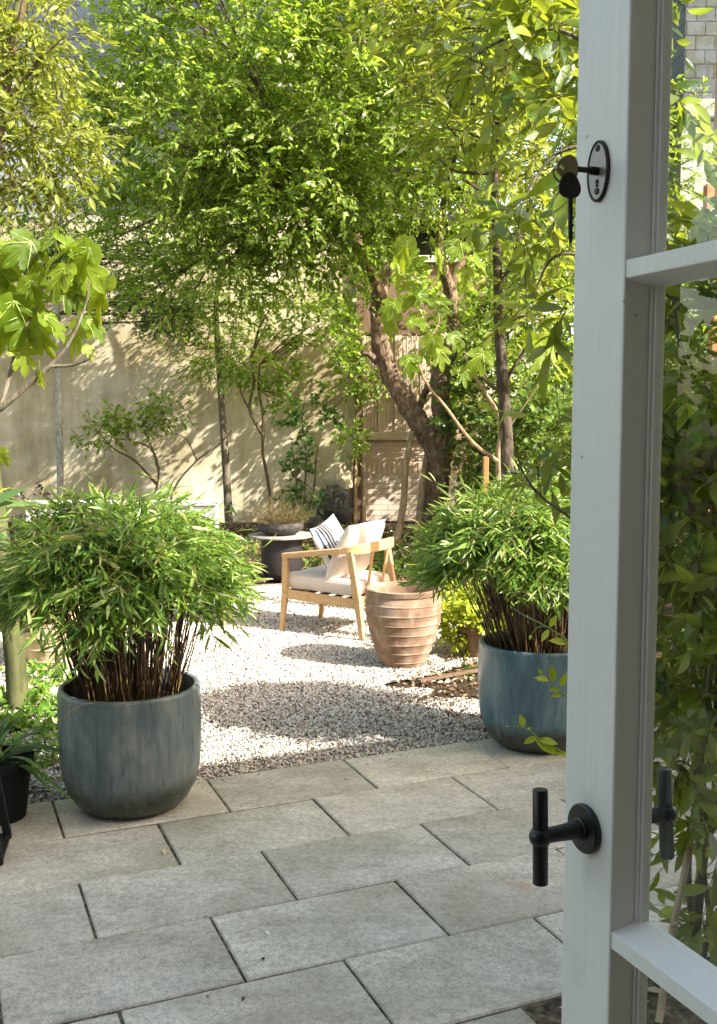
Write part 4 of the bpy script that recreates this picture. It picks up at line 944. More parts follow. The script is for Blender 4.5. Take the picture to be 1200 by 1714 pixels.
# ground cover in beds
def cover(name, label, spots, m, L, ll, K=9, T=T_S, per=26, kind='stuff', cat='ground cover', zup=.7, droop=.6):
    O = []; Dd = []
    for (x, y, rx, ry) in spots:
        nq = int(per * max(1, rx * ry / .04)); a = RNG.uniform(0, 2 * math.pi, nq); q = np.sqrt(RNG.random(nq)); O.append(np.stack([x + np.cos(a) * q * rx, y + np.sin(a) * q * ry, np.full(nq, -.01)], 1))
        Dd.append(np.stack([np.cos(a) * .6, np.sin(a) * .6, np.full(nq, zup)], 1) + RNG.normal(0, .35, (nq, 3)))
    O = np.concatenate(O); Dd = np.concatenate(Dd); Dd[:, 2] = np.abs(Dd[:, 2]); V, F, TP = sprays(O, Dd, L * RNG.uniform(.5, 1.3, len(O)), K, ll, T, droop)
    o = npmesh(name, V, [F], m); return tag(o, label, cat, kind=kind)
a1 = G(20, 1210); a2 = G(60, 1190); a3 = G(40, 1270)
cover('ground_cover', 'ferny green ground cover in the bed left of the planter', [(-2.35, 6.5, .4, .35), (-1.95, 6.3, .35, .3), (-1.85, 5.7, .16, .16), (-2.3, 5.9, .3, .2), (-2.6, 7.2, .4, .5), (-1.75, 6.7, .3, .3), (-2.05, 5.55, .14, .12)], M['fern'], .26, .05, 10, T_R, 16)
cover('ground_cover', 'mixed low green plants in the bed behind the armchair', [(-.2, 12.6, .9, .5), (.9, 12.2, .9, .6), (1.5, 11.2, .7, .6), (-.1, 14, 1.2, .8), (-1.8, 13.4, .9, .5), (1.6, 13.5, 1.1, .9), (-2.6, 15.5, 1.2, 1)], M['ivy'], .32, .06, 9, T_R, 3)
cover('ground_cover', 'brown and rusty low growth under the back trees', [(.2, 13.2, .8, .6), (.4, 15.5, 1.2, .8), (-1, 15, 1, .8), (1.3, 14.8, .6, .6), (-.5, 17.2, 1.5, .6)], M['heather'], .3, .05, 9, T_R, 3)
cover('iris_clump', 'bright upright leafy clump behind the striped pillow', [(.15, 13.3, .16, .12)], M['fern'], .38, .16, 3, T_N, 22, None, 'plant', 1.8, .1)
cover('ground_cover', 'low feathery conifer-green cover right of the terracotta pot', [(.95, 7.55, .3, .16), (1.25, 7.7, .3, .2)], M['fern'], .16, .03, 14, T_N, 14)

# yellow-green plant in its small pot right of the terracotta pot
yp = thing('plant_pot', 'small terracotta pot under the yellow-green shrub', 'plant pot', G(800, 1096)); b = MB(); b.lathe([(.001, 0), (.11, 0), (.15, .2), (.165, .2), (.165, .235), (.145, .235), (.13, .18), (.01, .18)], n=36); b.build('pot_body', M['terra'], yp, smooth=True)
ys = thing('golden_shrub', 'yellow-green leafy shrub right of the ribbed terracotta pot', 'shrub', G(800, 1096) + Vector((0, 0, .19)))
p = D(790, 1035, 8.15); foliage(ys, 'leaves', [((p.x + .02, p.y + .1, p.z + .02), (.30, .28, .22), 60, 6, .07)], M['lime'], .05, 8, .14, T_R, tw=.002, flat=1.2)
# ================================================================== TREES
# main gnarled tree
mt = thing('gnarled_tree', 'old gnarled fruit tree with forked rough trunk and broad airy crown', 'tree', D(727, 880, 16))
Ym = 16.0; base = Vector((D(726, 880, Ym).x, Ym, 0))
b = MB()
b.tube([base + Vector((-.06, 0, -.1)), base + Vector((0, 0, .1)), D(727, 850, Ym), D(733, 790, Ym), D(727, 745, Ym), D(697, 700, Ym), D(662, 645, Ym), D(645, 600, Ym), D(634, 560, Ym), D(632, 510, Ym)], [.27, .235, .215, .205, .20, .165, .145, .14, .13, .115], 28, 6, .30, 1, 2.2)
b.build('trunk', M['bark'], mt, True, smooth=True)
b = MB()
b.tube([D(730, 765, Ym), D(741, 720, Ym), D(738, 660, Ym - .05), D(738, 620, Ym - .1), D(760, 560, Ym - .2), D(752, 480, Ym - .4), D(735, 420, Ym - .6), D(745, 330, Ym - .8)], [.185, .165, .15, .14, .12, .10, .07, .05], 22, 6, .28, 5, 2.2)
b.tube([D(633, 520, Ym), D(640, 470, Ym + .1), D(668, 430, Ym + .1), D(665, 380, Ym), D(640, 330, Ym - .2), D(600, 260, Ym - .5)], [.13, .12, .115, .10, .08, .05], 20, 6, .28, 7, 2.2)
b.tube([D(646, 512, Ym - .1), D(628, 470, Ym - .25), D(608, 430, Ym - .4), D(585, 400, Ym - .5), D(545, 375, Ym - .7), D(490, 330, Ym - .9)], [.075, .085, .075, .06, .05, .03], 16, 6, .28, 9, 2.5)
b.tube([D(632, 605, Ym), D(618, 592, Ym - .1), D(606, 590, Ym - .15)], [.07, .055, .045], 12, 4, .2, 3, 3)
b.tube([D(745, 640, Ym - .1), D(716, 650, Ym + .3), D(700, 690, Ym + .5)], [.07, .06, .05], 12, 4, .2, 4, 3)
b.tube([D(665, 400, Ym), D(700, 330, Ym - .4), D(720, 220, Ym - .8), D(700, 120, Ym - 1)], [.09, .07, .05, .03], 12, 5, .25, 14)
b.tube([D(752, 480, Ym - .4), D(790, 400, Ym - .5), D(820, 300, Ym - .8)], [.08, .05, .03], 12, 5, .25, 16)
b.build('branches', M['bark'], mt, True, smooth=True)
def px(u, v, Y): p = D(u, v, Y); return (p.x, p.y, p.z)
limbs = [D(600, 260, Ym - .5), D(490, 330, Ym - .9), D(700, 120, Ym - 1), D(820, 300, Ym - .8), D(745, 330, Ym - .8), D(585, 400, Ym - .5)]
mc = [(px(420, 150, 14.0), (2.6, 1.2, 2.0), 125, 8, .32), (px(640, 120, 13.9), (2.2, 1.2, 2.1), 112, 8, .32), (px(345, 40, 13.6), (1.9, 1.1, 1.3), 70, 8, .32), (px(560, 300, 14.3), (1.7, 1.0, 1.0), 60, 8, .30), (px(760, 240, 14.2), (1.3, 1.0, 1.5), 55, 8, .3), (px(430, 340, 14.5), (1.5, .9, .9), 50, 7, .28), (px(360, 470, 15), (1.3, .5, .55), 30, 6, .22), (px(500, 450, 15), (.9, .5, .5), 22, 6, .22), (px(280, 380, 15), (1.0, .5, .6), 26, 6, .22), (px(520, -60, 13.8), (3.0, 1.3, 1.4), 80, 8, .34), (px(275, 200, 14.6), (1.1, .9, 1.3), 36, 8, .28)]
def crown_keep(p):
    u, v = to_px(p); return ~((u > 95) & (u < 205) & (v < 105)) & (p[:, 1] < 15.4)
cl = foliage(mt, 'foliage', mc, M['crown'], .09, 12, .46, tmpl_simple(.48, .12, .14), tw=.006, keep=crown_keep)
sel = cl[RNG.choice(len(cl), 90, replace=False)]; reach(mt, limbs, sel, .045, .010, M['bark_thin'], 'limbs', 5)
# props under it
for u0, v0, u1, v1, r_, lb in ((662, 872, 690, 722, .055, 'crooked wooden prop leaning against the gnarled trunk left side'), (696, 885, 712, 768, .05, 'straight pale wooden stake leaning beside the gnarled trunk')):
    b = MB(); a = D(u0, v0, 15.6); a.z = -.02; q = D(u1, v1, 15.85); b.tube([a, a.lerp(q, .35) + Vector((.03 if r_ > .051 else 0, 0, 0)), a.lerp(q, .7) + Vector((-.02 if r_ > .051 else 0, 0, 0)), q], [r_ * 1.15, r_, r_ * .95, r_ * .8], 12, 4, .16 if r_ > .051 else .05, 3)
    tag(b.build('wooden_prop', M['bark_warm'], smooth=True), lb, 'prop')

# slim dark tree in front of the wall
def slim(name, label, pts, rad, m, spec, fm, ll, Lk, T=T_S, K=9, cat='tree', nlimb=14, tw=.005, droop=.15, flat=.9, rough=.08, lr=(.016, .004)):
    t = thing(name, label, cat, Vector((pts[0][0], pts[0][1], 0))); b = MB(); b.tube(pts, rad, 12, 5, rough); b.build('trunk', m, t, True, smooth=True)
    c = foliage(t, 'foliage', spec, fm, ll, K, Lk, T, tw=tw, droop=droop, flat=flat)
    up = [p for p in catmull(pts, 5)][len(pts) * 2:]
    reach(t, up, c[RNG.choice(len(c), min(nlimb, len(c)), replace=False)], lr[0], lr[1], M['twig'], 'branches', 5); return t
g0 = Vector((D(383, 868, 18.0).x, 18.0, -.05))
slim('slim_tree', 'slim dark-trunked tree standing before the sunlit wall', [g0, D(378, 780, 18), D(372, 690, 18), D(368, 620, 18), D(362, 520, 17.95), D(370, 420, 17.9), D(360, 330, 17.8)], [.075, .07, .062, .058, .05, .035, .02], M['bark_thin'],
     [(px(350, 560, 17.9), (.9, .4, .65), 36, 6, .2), (px(410, 590, 17.9), (.5, .3, .4), 12, 6, .2), (px(340, 440, 17.8), (1.1, .4, .7), 34, 6, .22), (px(465, 470, 17.6), (.7, .4, .6), 20, 6, .2)], M['crown'], .075, .36, nlimb=24)
# pale birch-like stem with layered dark foliage
g0 = Vector((D(100, 850, 17.8).x, 17.8, -.05))
slim('pale_stemmed_tree', 'pale thin-stemmed tree at the left with dark layered foliage along the wall', [g0, D(100, 740, 17.8), D(98, 620, 17.8), D(97, 500, 17.8), D(102, 380, 17.8), D(110, 260, 17.8)], [.062, .06, .058, .05, .04, .02], M['bark_pale'],
     [(px(120, 345, 17.7), (1.5, .4, .25), 24, 6, .16), (px(230, 320, 17.7), (1.0, .4, .25), 18, 6, .16), (px(240, 428, 17.8), (1.1, .35, .14), 18, 6, .13), (px(150, 480, 17.8), (1.3, .35, .16), 20, 6, .13), (px(265, 500, 17.8), (.8, .35, .16), 18, 6, .13), (px(190, 250, 17.6), (1.2, .5, .4), 26, 6, .2), (px(60, 420, 17.7), (.9, .4, .3), 18, 6, .18), (px(280, 540, 17.9), (.6, .3, .18), 16, 7, .12), (px(160, 370, 17.6), (1.5, .3, .5), 44, 7, .2), (px(190, 430, 17.6), (1.5, .3, .25), 34, 7, .15), (px(240, 520, 17.7), (.9, .3, .1), 18, 7, .1)], M['crown_dark'], .075, .34, nlimb=40, flat=1.3, lr=(.02, .006))
# low maple
def multi(name, label, g, stems, rad, m, spec, fm, ll, Lk, T=T_S, K=8, cat='shrub', nl=12, tw=.004, droop=.2, flat=.8, lr=(.010, .003)):
    t = thing(name, label, cat, Vector(g)); b = MB()
    for s in stems: b.tube(s, [rad * (1 - .75 * i / (len(s) - 1)) for i in range(len(s))], 8, 4, .06)
    b.build('stems', m, t, True, smooth=True); c = foliage(t, 'foliage', spec, fm, ll, K, Lk, T, tw=tw, droop=droop, flat=flat)
    ends = [s[-1] for s in stems] + [s[-2] for s in stems]
    reach(t, ends, c[RNG.choice(len(c), min(nl, len(c)), replace=False)], lr[0], lr[1], M['twig'], 'branches', 4); return t
Y = 17.2; g = Vector((D(258, 870, Y).x, Y, -.03))
multi('small_maple', 'low wide maple sapling with bare stems before the shaded wall', g, [[g, D(260, 830, Y), D(265, 780, Y), D(245, 730, Y), D(235, 715, Y)], [D(262, 810, Y), D(225, 770, Y), D(190, 750, Y), D(165, 722, Y)], [D(265, 785, Y), D(252, 750, Y), D(215, 735, Y)]], .026, M['twig'],
      [(px(190, 712, Y), (.55, .3, .10), 16, 4, .12), (px(235, 700, Y), (.6, .3, .16), 20, 4, .12), (px(160, 732, Y), (.35, .25, .08), 9, 4, .09), (px(280, 680, Y), (.35, .25, .25), 10, 4, .12)], M['crown'], .07, .26, T_R, flat=1.5)
g = Vector((D(280, 870, Y).x, Y, -.03))
tag(MB().tube([g, D(290, 820, Y), D(330, 770, Y), D(365, 745, Y - .1), D(388, 720, Y - .1)], [.02, .018, .015, .01, .006], 8, 4).tube([D(330, 772, Y), D(312, 735, Y), D(285, 722, Y)], [.012, .01, .004], 6, 4).build('bare_branch', M['twig'], smooth=True), 'bare curving branch between the maple sapling and the slim dark tree', 'branch')
Y = 16.8; g = Vector((D(452, 880, Y).x, Y, -.03))
multi('lilac_shrub', 'dark-stemmed upright shrub with airy leaves before the bright wall', g, [[g, D(450, 820, Y), D(440, 760, Y), D(438, 725, Y), D(420, 690, Y), D(402, 650, Y), D(410, 610, Y)], [D(440, 735, Y), D(440, 690, Y), D(432, 650, Y), D(435, 610, Y)], [D(438, 725, Y), D(418, 685, Y), D(425, 640, Y), D(420, 600, Y)]], .034, M['twig'],
      [(px(440, 600, Y), (.6, .4, .45), 26, 5, .16), (px(500, 650, Y), (.45, .3, .4), 14, 4, .14), (px(540, 560, Y), (.6, .3, .4), 18, 5, .15), (px(500, 510, Y), (.7, .3, .3), 18, 5, .15)], M['crown'], .07, .26, T_R, nl=24)
Y = 16.4; g = Vector((D(505, 880, Y).x, Y, -.03))
multi('climbing_shrub', 'dark round-leaved shrub rising behind the side table', g, [[g, D(510, 820, Y), D(512, 760, Y), D(506, 700, Y), D(515, 640, Y)], [g, D(525, 820, Y), D(530, 760, Y), D(548, 700, Y), D(580, 660, Y)], [g, D(495, 800, Y), D(488, 740, Y)]], .022, M['twig'],
      [(px(495, 790, Y), (.16, .2, .5), 13, 3, .09), (px(525, 700, Y), (.42, .25, .5), 16, 3, .1), (px(520, 850, Y), (.3, .2, .12), 6, 3, .1)], M['crown_dark'], .085, .2, T_R, 7, nl=10)
Y = 18.0; g = Vector((D(590, 880, Y).x, Y, -.03))
multi('wall_shrub', 'bright small-leaved shrub climbing beside the dark timber post', g, [[g, D(592, 800, Y), D(596, 700, Y), D(590, 600, Y), D(585, 540, Y)]], .02, M['twig'],
      [(px(585, 735, Y), (.22, .2, .25), 14, 5, .1), (px(585, 610, Y), (.25, .2, .5), 14, 5, .12), (px(622, 620, Y), (.3, .2, .5), 22, 5, .12), (px(560, 520, Y), (.5, .3, .3), 22, 5, .14)], M['crown'], .07, .24, T_R, 7, nl=8)

# right-hand slim tree
Yr = 9.4; g = Vector((D(852, 960, Yr).x, Yr, -.05))
rt = slim('slim_tree', 'slim upright tree rising behind the right bamboo', [g, D(850, 850, Yr), D(848, 740, Yr), D(842, 640, Yr), D(836, 540, Yr), D(833, 440, Yr), D(829, 330, Yr), D(830, 220, Yr), D(845, 120, Yr), D(850, 0, Yr)], [.072, .066, .060, .054, .048, .042, .036, .030, .022, .012], M['bark_slim'],
     [(px(850, 60, Yr), (.75, .6, .6), 46, 5, .2), (px(780, 190, Yr), (.5, .4, .4), 18, 5, .18), (px(900, 300, Yr), (.45, .4, .7), 24, 5, .18), (px(760, 20, Yr), (.7, .5, .4), 26, 5, .2), (px(900, 480, Yr), (.35, .35, .4), 10, 5, .18)], M['lefttree'], .115, .34, T_L, 7, nlimb=30, tw=.004, lr=(.014, .004))
b = MB()
for pts in ([(832, 262), (800, 248), (772, 235), (745, 205)], [(831, 290), (790, 290), (758, 285), (735, 265)], [(831, 318), (805, 318), (775, 300)], [(845, 640), (870, 600), (895, 560)], [(846, 660), (815, 640), (790, 600), (760, 540)], [(838, 480), (860, 430), (885, 350)]):
    b.tube([D(u, v, Yr - .02 * i) for i, (u, v) in enumerate(pts)], [.02 - .004 * i for i in range(len(pts))], 8, 4, .08)
b.build('side_branches', M['bark_slim'], rt, True, smooth=True)
# thin stem beside it
b = MB(); b.tube([Vector((D(838, 930, 9.6).x, 9.6, -.03)), D(836, 830, 9.6), D(834, 760, 9.6), D(838, 730, 9.6), D(832, 690, 9.6), D(800, 640, 9.5), D(775, 590, 9.4)], [.032, .03, .028, .026, .02, .014, .006], 10, 4, .1)
ft = thing('fig_tree', 'young fig with pale thin stems and large leaves beside the slim upright tree', 'fig tree', Vector((D(838, 930, 9.6).x, 9.6, 0)))
b.tube([D(836, 775, 9.6), D(790, 740, 9.4), D(745, 680, 9.2), D(712, 640, 9.1), D(695, 590, 9.0), D(700, 540, 9.0)], [.022, .018, .014, .010, .007, .004], 8, 4, .08); b.tube([D(722, 655, 9.1), D(700, 600, 9.1), D(735, 540, 9.1), D(720, 500, 9.1)], [.010, .008, .005, .003], 8, 4)
b.tube([D(834, 740, 9.6), D(870, 690, 9.5), D(905, 640, 9.4)], [.016, .010, .005], 8, 4)
b.build('stems', M['bark_warm'], ft, True, smooth=True)
FL = [(676, 425, 60, 205), (700, 440, 46, 120), (735, 445, 56, 150), (668, 460, 44, 190), (690, 500, 50, 240), (655, 545, 50, 215), (715, 500, 44, 100), (740, 520, 46, 170), (720, 585, 50, 190), (738, 600, 44, 160), (688, 615, 44, 200), (765, 575, 40, 170), (800, 610, 52, 200), (775, 630, 40, 170), (700, 540, 40, 90), (650, 520, 46, 240), (680, 480, 40, 280), (905, 600, 56, 190), (888, 575, 40, 210), (915, 575, 44, 120), (780, 470, 44, 150), (800, 440, 40, 100), (765, 420, 44, 200)]
pos = []; dd_ = []; nn_ = []; sc = []; st_ = MB()
for u, v, s_, ang in FL:
    Yq = 9.1 + random.uniform(-.2, .2); p = D(u, v, Yq); a = R(180 + (ang - 180) * .75 + random.uniform(-25, 25)) if ang > 60 else R(ang); d = Vector((math.sin(a), random.uniform(-.7, .3), math.cos(a))); n_ = Vector((random.uniform(-.3, .7), -1 + random.uniform(-.2, .6), random.uniform(.1, .9)))
    L = s_ / 1697 * Yq * .95; p0 = p - d.normalized() * L * .5; pos.append(p0); dd_.append(d); nn_.append(n_ + Vector((random.uniform(-.9, .9), 0, random.uniform(-.2, .9)))); sc.append(L)
    st_.tube([p0, p0 - d.normalized() * .06 + Vector((0, 0, .01)), p0 - d.normalized() * .1 + Vector((.02, .03, -.05))], .003, 5)
V, F = place(T_F, np.array(pos), np.array(dd_), np.array(nn_), np.array(sc)); sv = np.array(st_.v); sf = np.array([f for f in st_.f if len(f) == 4]) + len(V); V2, F2 = place(T_V, np.array(pos), np.array(dd_), np.array(nn_), np.array(sc)); npmesh('leaves', np.concatenate([V, sv, V2]), [F, sf, F2 + len(V) + len(sv)], M['fig'], ft, m2=M['vein'], n2=len(F2))

# leafy mass at the right end: separate shrubs and a hedge
def shrub(label, c, rad, n, fm, ll, L=.34, T=T_S, per=8, cr=.22, K=9, name='shrub', cat='shrub', group=None, tw=.005, st=True):
    t = thing(name, label, cat, Vector((c[0], c[1], 0)), 0, group)
    if st:
        b = MB()
        for i in range(4): 
            a = random.uniform(0, 6.28); b.tube([(c[0] + .05 * math.cos(a), c[1] + .05 * math.sin(a), -.03), (c[0] + .3 * rad[0] * math.cos(a), c[1] + .2 * rad[1], c[2] * .6), (c[0] + .6 * rad[0] * math.cos(a), c[1] + .4 * rad[1] * math.sin(a), c[2])], [.04, .03, .012], 8, 4, .1)
        b.build('stems', M['bark_thin'], t, True, smooth=True)
    foliage(t, 'foliage', [(c, rad, n, per, cr)], fm, ll, K, L, T, tw=tw); return t
shrub('bright green leafy shrub right of the gnarled trunk', (2.2, 15.3, .95), (.5, .4, .7), 50, M['lefttree'], .085, T=T_R)
shrub('dark ivy-covered hedge mass at the right end of the garden', (3.6, 15.6, 2.3), (2.3, .8, 2.5), 260, M['ivy'], .085, T=T_R, cr=.3, name='ivy_hedge', cat='hedge')
shrub('mid-green shrub rising behind the right bamboo', (2.35, 12.6, 1.3), (.7, .5, .9), 70, M['ivy'], .075, T=T_R)
shrub('tall yellow-green bush behind the slim upright tree', (2.6, 14.2, 3.0), (1.1, .8, 1.4), 110, M['crown'], .085)
shrub('small glossy bush seen through the lower door glass', (3.0, 6.9, .55), (.7, .45, .5), 60, M['fern'], .055, T=T_R, L=.22, cr=.14)
shrub('broad green shrub seen through the door glass beyond the table', (3.9, 9.2, 1.2), (1.1, .8, 1.1), 120, M['ivy'], .075, T=T_R, cr=.24)
shrub('sunlit yellow-green shrub at the foot of the slate-hung building', (5.6, 17.6, 3.0), (2.2, .8, 1.9), 150, M['crown'], .085, cr=.3)
shrub('ivy-like climber hanging over the right half of the brick outbuilding', (1.75, 17.9, 3.2), (.5, .35, 1.3), 45, M['crown'], .09, T=T_R, name='climber', cat='climber', st=False)
shrub('loose bright shrub between the forks of the gnarled tree', (.55, 17.6, 4.3), (.6, .3, .4), 18, M['crown'], .09, T=T_R, st=False)
hd = thing('reflection_hedge', 'tall dark hedge added out of view at left for the door glass to mirror', 'hedge', H(-3.4, 9))  # added out of view: gives the door glass dark foliage to reflect
b = MB(); 
for i in range(9): b.tube([H(-3.4, 2 + i * 1.9, -.03), H(-3.35, 2.1 + i * 1.9, 1.8), H(-3.4, 2 + i * 1.9, 3.6)], [.06, .045, .02], 8, 3, .1)
b.build('stems', M['bark_thin'], hd, True, smooth=True)
foliage(hd, 'foliage', [(tuple(H(-3.4, 2.5 + i * 2.3, 2.2)), (.9, 1.5, 2.3), 40, 6, .34) for i in range(8)], M['crown_dark'], .13, 9, .5, T_R, twig=False)
# trees beyond the walls
def bgtree(label, c, rad, n, fm, ll=.12, cr=.5, h0=0):
    t = thing('background_tree', label, 'tree', Vector((c[0], c[1], 0)), 0, 'trees beyond the garden'); b = MB()
    b.tube([(c[0], c[1], -.1), (c[0] + .1, c[1], c[2] * .5), (c[0], c[1], c[2])], [.22, .17, .1], 12, 5, .2); b.build('trunk', M['bark'], t, True, smooth=True)
    cl = foliage(t, 'foliage', [(c, rad, n, 8, cr)], fm, ll, 10, .6, tw=.008); reach(t, [Vector((c[0], c[1], c[2] * k)) for k in (.6, .8, 1)], cl[RNG.choice(len(cl), 20, replace=False)], .06, .015, M['bark_thin'], 'branches', 5)
bgtree('tall bright tree beyond the outbuilding', (2.2, 20.6, 7.0), (2.6, 1.5, 3.2), 230, M['back'])
bgtree('tree beyond the ivy hedge at the right', (5.0, 20.0, 6.2), (1.3, 1.0, 2.6), 100, M['back'])
bgtree('broad tree rising over the middle of the rendered wall', (-1.2, 20.9, 7.4), (2.6, 1.0, 2.6), 200, M['back'])
# black basin among the plants
bb = thing('garden_basin', 'black shallow basin on a short leg behind the right bamboo', 'basin', Vector((D(884, 800, 8.6).x, 8.6, 0)))
c = D(882, 796, 8.6); b = MB(); b.lathe([(.02, -.06), (.10, -.05), (.17, -.01), (.185, .03), (.17, .032), (.1, -.02), (.01, -.03)], (c.x, c.y, c.z), 36); b.build('bowl', M['black_matt'], bb, True, smooth=True)
b = MB(); b.tube([(c.x, c.y, 0), (c.x, c.y, c.z - .05)], .02, 10); b.build('leg', M['black_matt'], bb, True)
b = MB(); a = D(812, 830, 9.9); b.bar((a.x, 9.9, -.02), (a.x, 9.9, D(812, 765, 9.9).z), (.10, .05)); tag(b.build('timber_post', M['timber_orange'], bevel=.006), 'short orange-brown post left of the slim upright tree', 'post')

# ================================================================== PATIO FURNITURE SEEN THROUGH THE GLASS
wt = thing('garden_table', 'white-topped garden table seen through the door glass', 'table', (2.55, 6.0, 0), R(-8))
b = MB(); b.box((0, 0, .86), (1.3, .8, .035)); b.build('tabletop', M['white_plastic'], wt, bevel=.006)
for x in (-.58, .58):
    for y in (-.33, .33): b = MB(); b.bar((x, y, 0), (x * .98, y * .98, .84), (.035, .035)); b.build('leg', M['steel_grey'], wt)
gc = thing('folding_chair', 'dark metal slatted chair in front of the white-topped table', 'chair', (1.68, 5.2, 0), R(-35))
for y in (-.2, .2):
    b = MB(); b.bar((-.24, y, 0), (.06, y, .50), (.026, .03)); b.bar((.06, y, .50), (.24, y, .92), (.026, .03)); b.build('side_frame', M['teal_black'], gc, bevel=.004)
    b = MB(); b.bar((.24, y, 0), (-.2, y, .46), (.024, .028)); b.build('leg', M['teal_black'], gc, bevel=.004)
for i in range(6): b = MB(); b.bar((-.2 + i * .07, -.2, .46), (-.2 + i * .07, .2, .46), (.05, .012), side=(1, 0, 0)); b.build('seat_slat', M['steel_grey'], gc, bevel=.002)
for i in range(4): b = MB(); t_ = .25 + i * .22; b.tube([(.06 + .18 * t_, -.2, .50 + .42 * t_), (.06 + .18 * t_ + .03, 0, .50 + .42 * t_), (.06 + .18 * t_, .2, .50 + .42 * t_)], .016, 10, 4); b.build('back_rail', M['steel_grey'], gc, smooth=True)

# ================================================================== LAUREL SHRUB BY THE DOOR
lr_ = thing('bay_laurel', 'tall bay laurel beside the house with long dark glossy leaves', 'shrub', Vector((1.2, 3.42, 0)))
b = MB(); Yl = 3.45; g = Vector((1.18, 3.42, -.02))
S1 = [g, D(1168, 1500, 3.45), D(1178, 1400, 3.45), D(1172, 1300, 3.45), D(1180, 1180, 3.45), D(1168, 1050, 3.5), D(1160, 900, 3.5), D(1150, 700, 3.5), D(1130, 500, 3.5), D(1090, 300, 3.5), D(1040, 120, 3.5), D(1020, -60, 3.5)]
S2 = [g + Vector((.05, .03, 0)), D(1150, 1480, 3.42), D(1162, 1360, 3.42), D(1190, 1250, 3.4), D(1200, 1120, 3.4), D(1195, 900, 3.4), D(1185, 650, 3.4)]
S3 = [g + Vector((.03, .02, 0)), D(1185, 1540, 3.4), D(1175, 1440, 3.4), D(1195, 1350, 3.4), D(1230, 1200, 3.4), D(1240, 900, 3.4)]
for S_, r_ in ((S1, .020), (S2, .015), (S3, .012)): b.tube(S_, [r_ * (1 - .6 * i / (len(S_) - 1)) for i in range(len(S_))], 10, 5, .1)
b.tube([D(1090, 300, 3.5), D(1000, 250, 3.5), D(930, 260, 3.5), D(880, 330, 3.5), D(865, 400, 3.5)], [.010, .008, .006, .004, .002], 8, 5); b.tube([D(1040, 120, 3.5), D(960, 60, 3.5), D(890, 50, 3.5), D(800, 90, 3.5), D(760, 130, 3.5)], [.010, .008, .006, .004, .002], 8, 5)
b.tube([D(1130, 500, 3.5), D(1010, 440, 3.5), D(930, 430, 3.5), D(890, 500, 3.5)], [.009, .007, .005, .002], 8, 5); b.tube([D(1150, 700, 3.5), D(1020, 880, 3.5), D(930, 850, 3.5), D(880, 800, 3.5), D(860, 740, 3.5)], [.008, .006, .005, .004, .002], 8, 5); b.tube([D(1172, 1300, 3.45), D(1140, 1275, 3.4), D(1110, 1290, 3.4)], [.006, .004, .002], 6, 4)
b.tube([D(1180, 1180, 3.45), D(1120, 1150, 3.45), D(1080, 1140, 3.45)], [.006, .004, .002], 6, 4)
b.build('stems', M['bark_thin'], lr_, True, smooth=True)
lt = [(px(950, 50, 3.5), (.14, .2, .14), 9, 3, .09), (px(850, 60, 3.6), (.22, .2, .10), 6, 3, .09), (px(945, 210, 3.5), (.08, .2, .2), 7, 3, .08), (px(905, 350, 3.5), (.10, .15, .2), 4, 3, .07), (px(945, 500, 3.5), (.05, .12, .2), 3, 3, .06), (px(905, 740, 3.5), (.08, .12, .16), 3, 3, .07), (px(895, 850, 3.5), (.05, .1, .04), 1, 2, .05),
      (px(1140, 640, 3.55), (.16, .25, .36), 34, 4, .11), (px(1150, 860, 3.5), (.15, .25, .30), 30, 4, .11), (px(1165, 1080, 3.45), (.12, .25, .25), 14, 4, .1), (px(1150, 1180, 3.45), (.12, .2, .14), 9, 4, .09), (px(1230, 700, 3.5), (.25, .3, .9), 60, 4, .12), (px(1150, 380, 3.6), (.12, .2, .10), 4, 3, .1), (px(1195, 1420, 3.4), (.03, .1, .2), 7, 3, .05), (px(1110, 1270, 3.4), (.05, .08, .03), 3, 3, .04), (px(1185, 1560, 3.4), (.05, .1, .06), 6, 3, .05), (px(1040, 60, 3.6), (.25, .3, .3), 8, 4, .12), (px(830, 130, 3.6), (.14, .12, .14), 5, 3, .08)]
foliage(lr_, 'leaves', lt, M['laurel'], .098, 6, .20, tmpl_leaf(.32, .05, .22), tw=.0022, droop=.3, flat=.4)
cn = MB(); cn.tube([G(1100, 1714), D(1120, 1580, 3.25), D(1148, 1440, 3.33), D(1165, 1330, 3.4), D(1180, 1200, 3.42), D(1200, 1000, 3.45), D(1215, 850, 3.5)], [.0125, .012, .012, .0115, .0105, .009, .008], 12, 6)
for u, v, Y in ((1150, 1432, 3.34), (1126, 1548, 3.26), (1171, 1290, 3.41)): cn.lathe([(.0125, -.006), (.0145, 0), (.0125, .006)], D(u, v, Y), 12)
tag(cn.build('bamboo_cane', M['cane'], smooth=True), 'pale bamboo cane supporting the bay laurel stems', 'cane')
# young shoots poking past the door edge
sh = thing('young_climber', 'bright young climbing shoots poking out past the open door', 'climber', Vector((.85, 2.95, 0)))
b = MB(); Ys = 2.75; pos = []; dd_ = []; nn_ = []; sc = []
def sleaf(u, v, du, dv, L): 
    p = D(u, v, Ys); q = D(u + du, v + dv, Ys - .02); pos.append(p); dd_.append(q - p); nn_.append(Vector((random.uniform(-.4, .4), -.8, .7))); sc.append(L / 1697 * Ys)
b.tube([Vector((.86, 2.9, 0)), D(1010, 1500, 2.85), D(985, 1200, 2.8), D(950, 1082, Ys), D(930, 1060, Ys), D(905, 1045, Ys), D(875, 1030, Ys), D(858, 1018, Ys)], [.004, .0035, .003, .0025, .0022, .002, .0016, .001], 6, 5)
b.tube([D(922, 1052, Ys), D(900, 1050, Ys), D(888, 1065, Ys)], [.0018, .0015, .001], 6, 4)
b.tube([D(985, 1180, 2.8), D(945, 1165, Ys), D(925, 1150, Ys), D(905, 1135, Ys)], [.003, .0025, .002, .001], 6, 4)
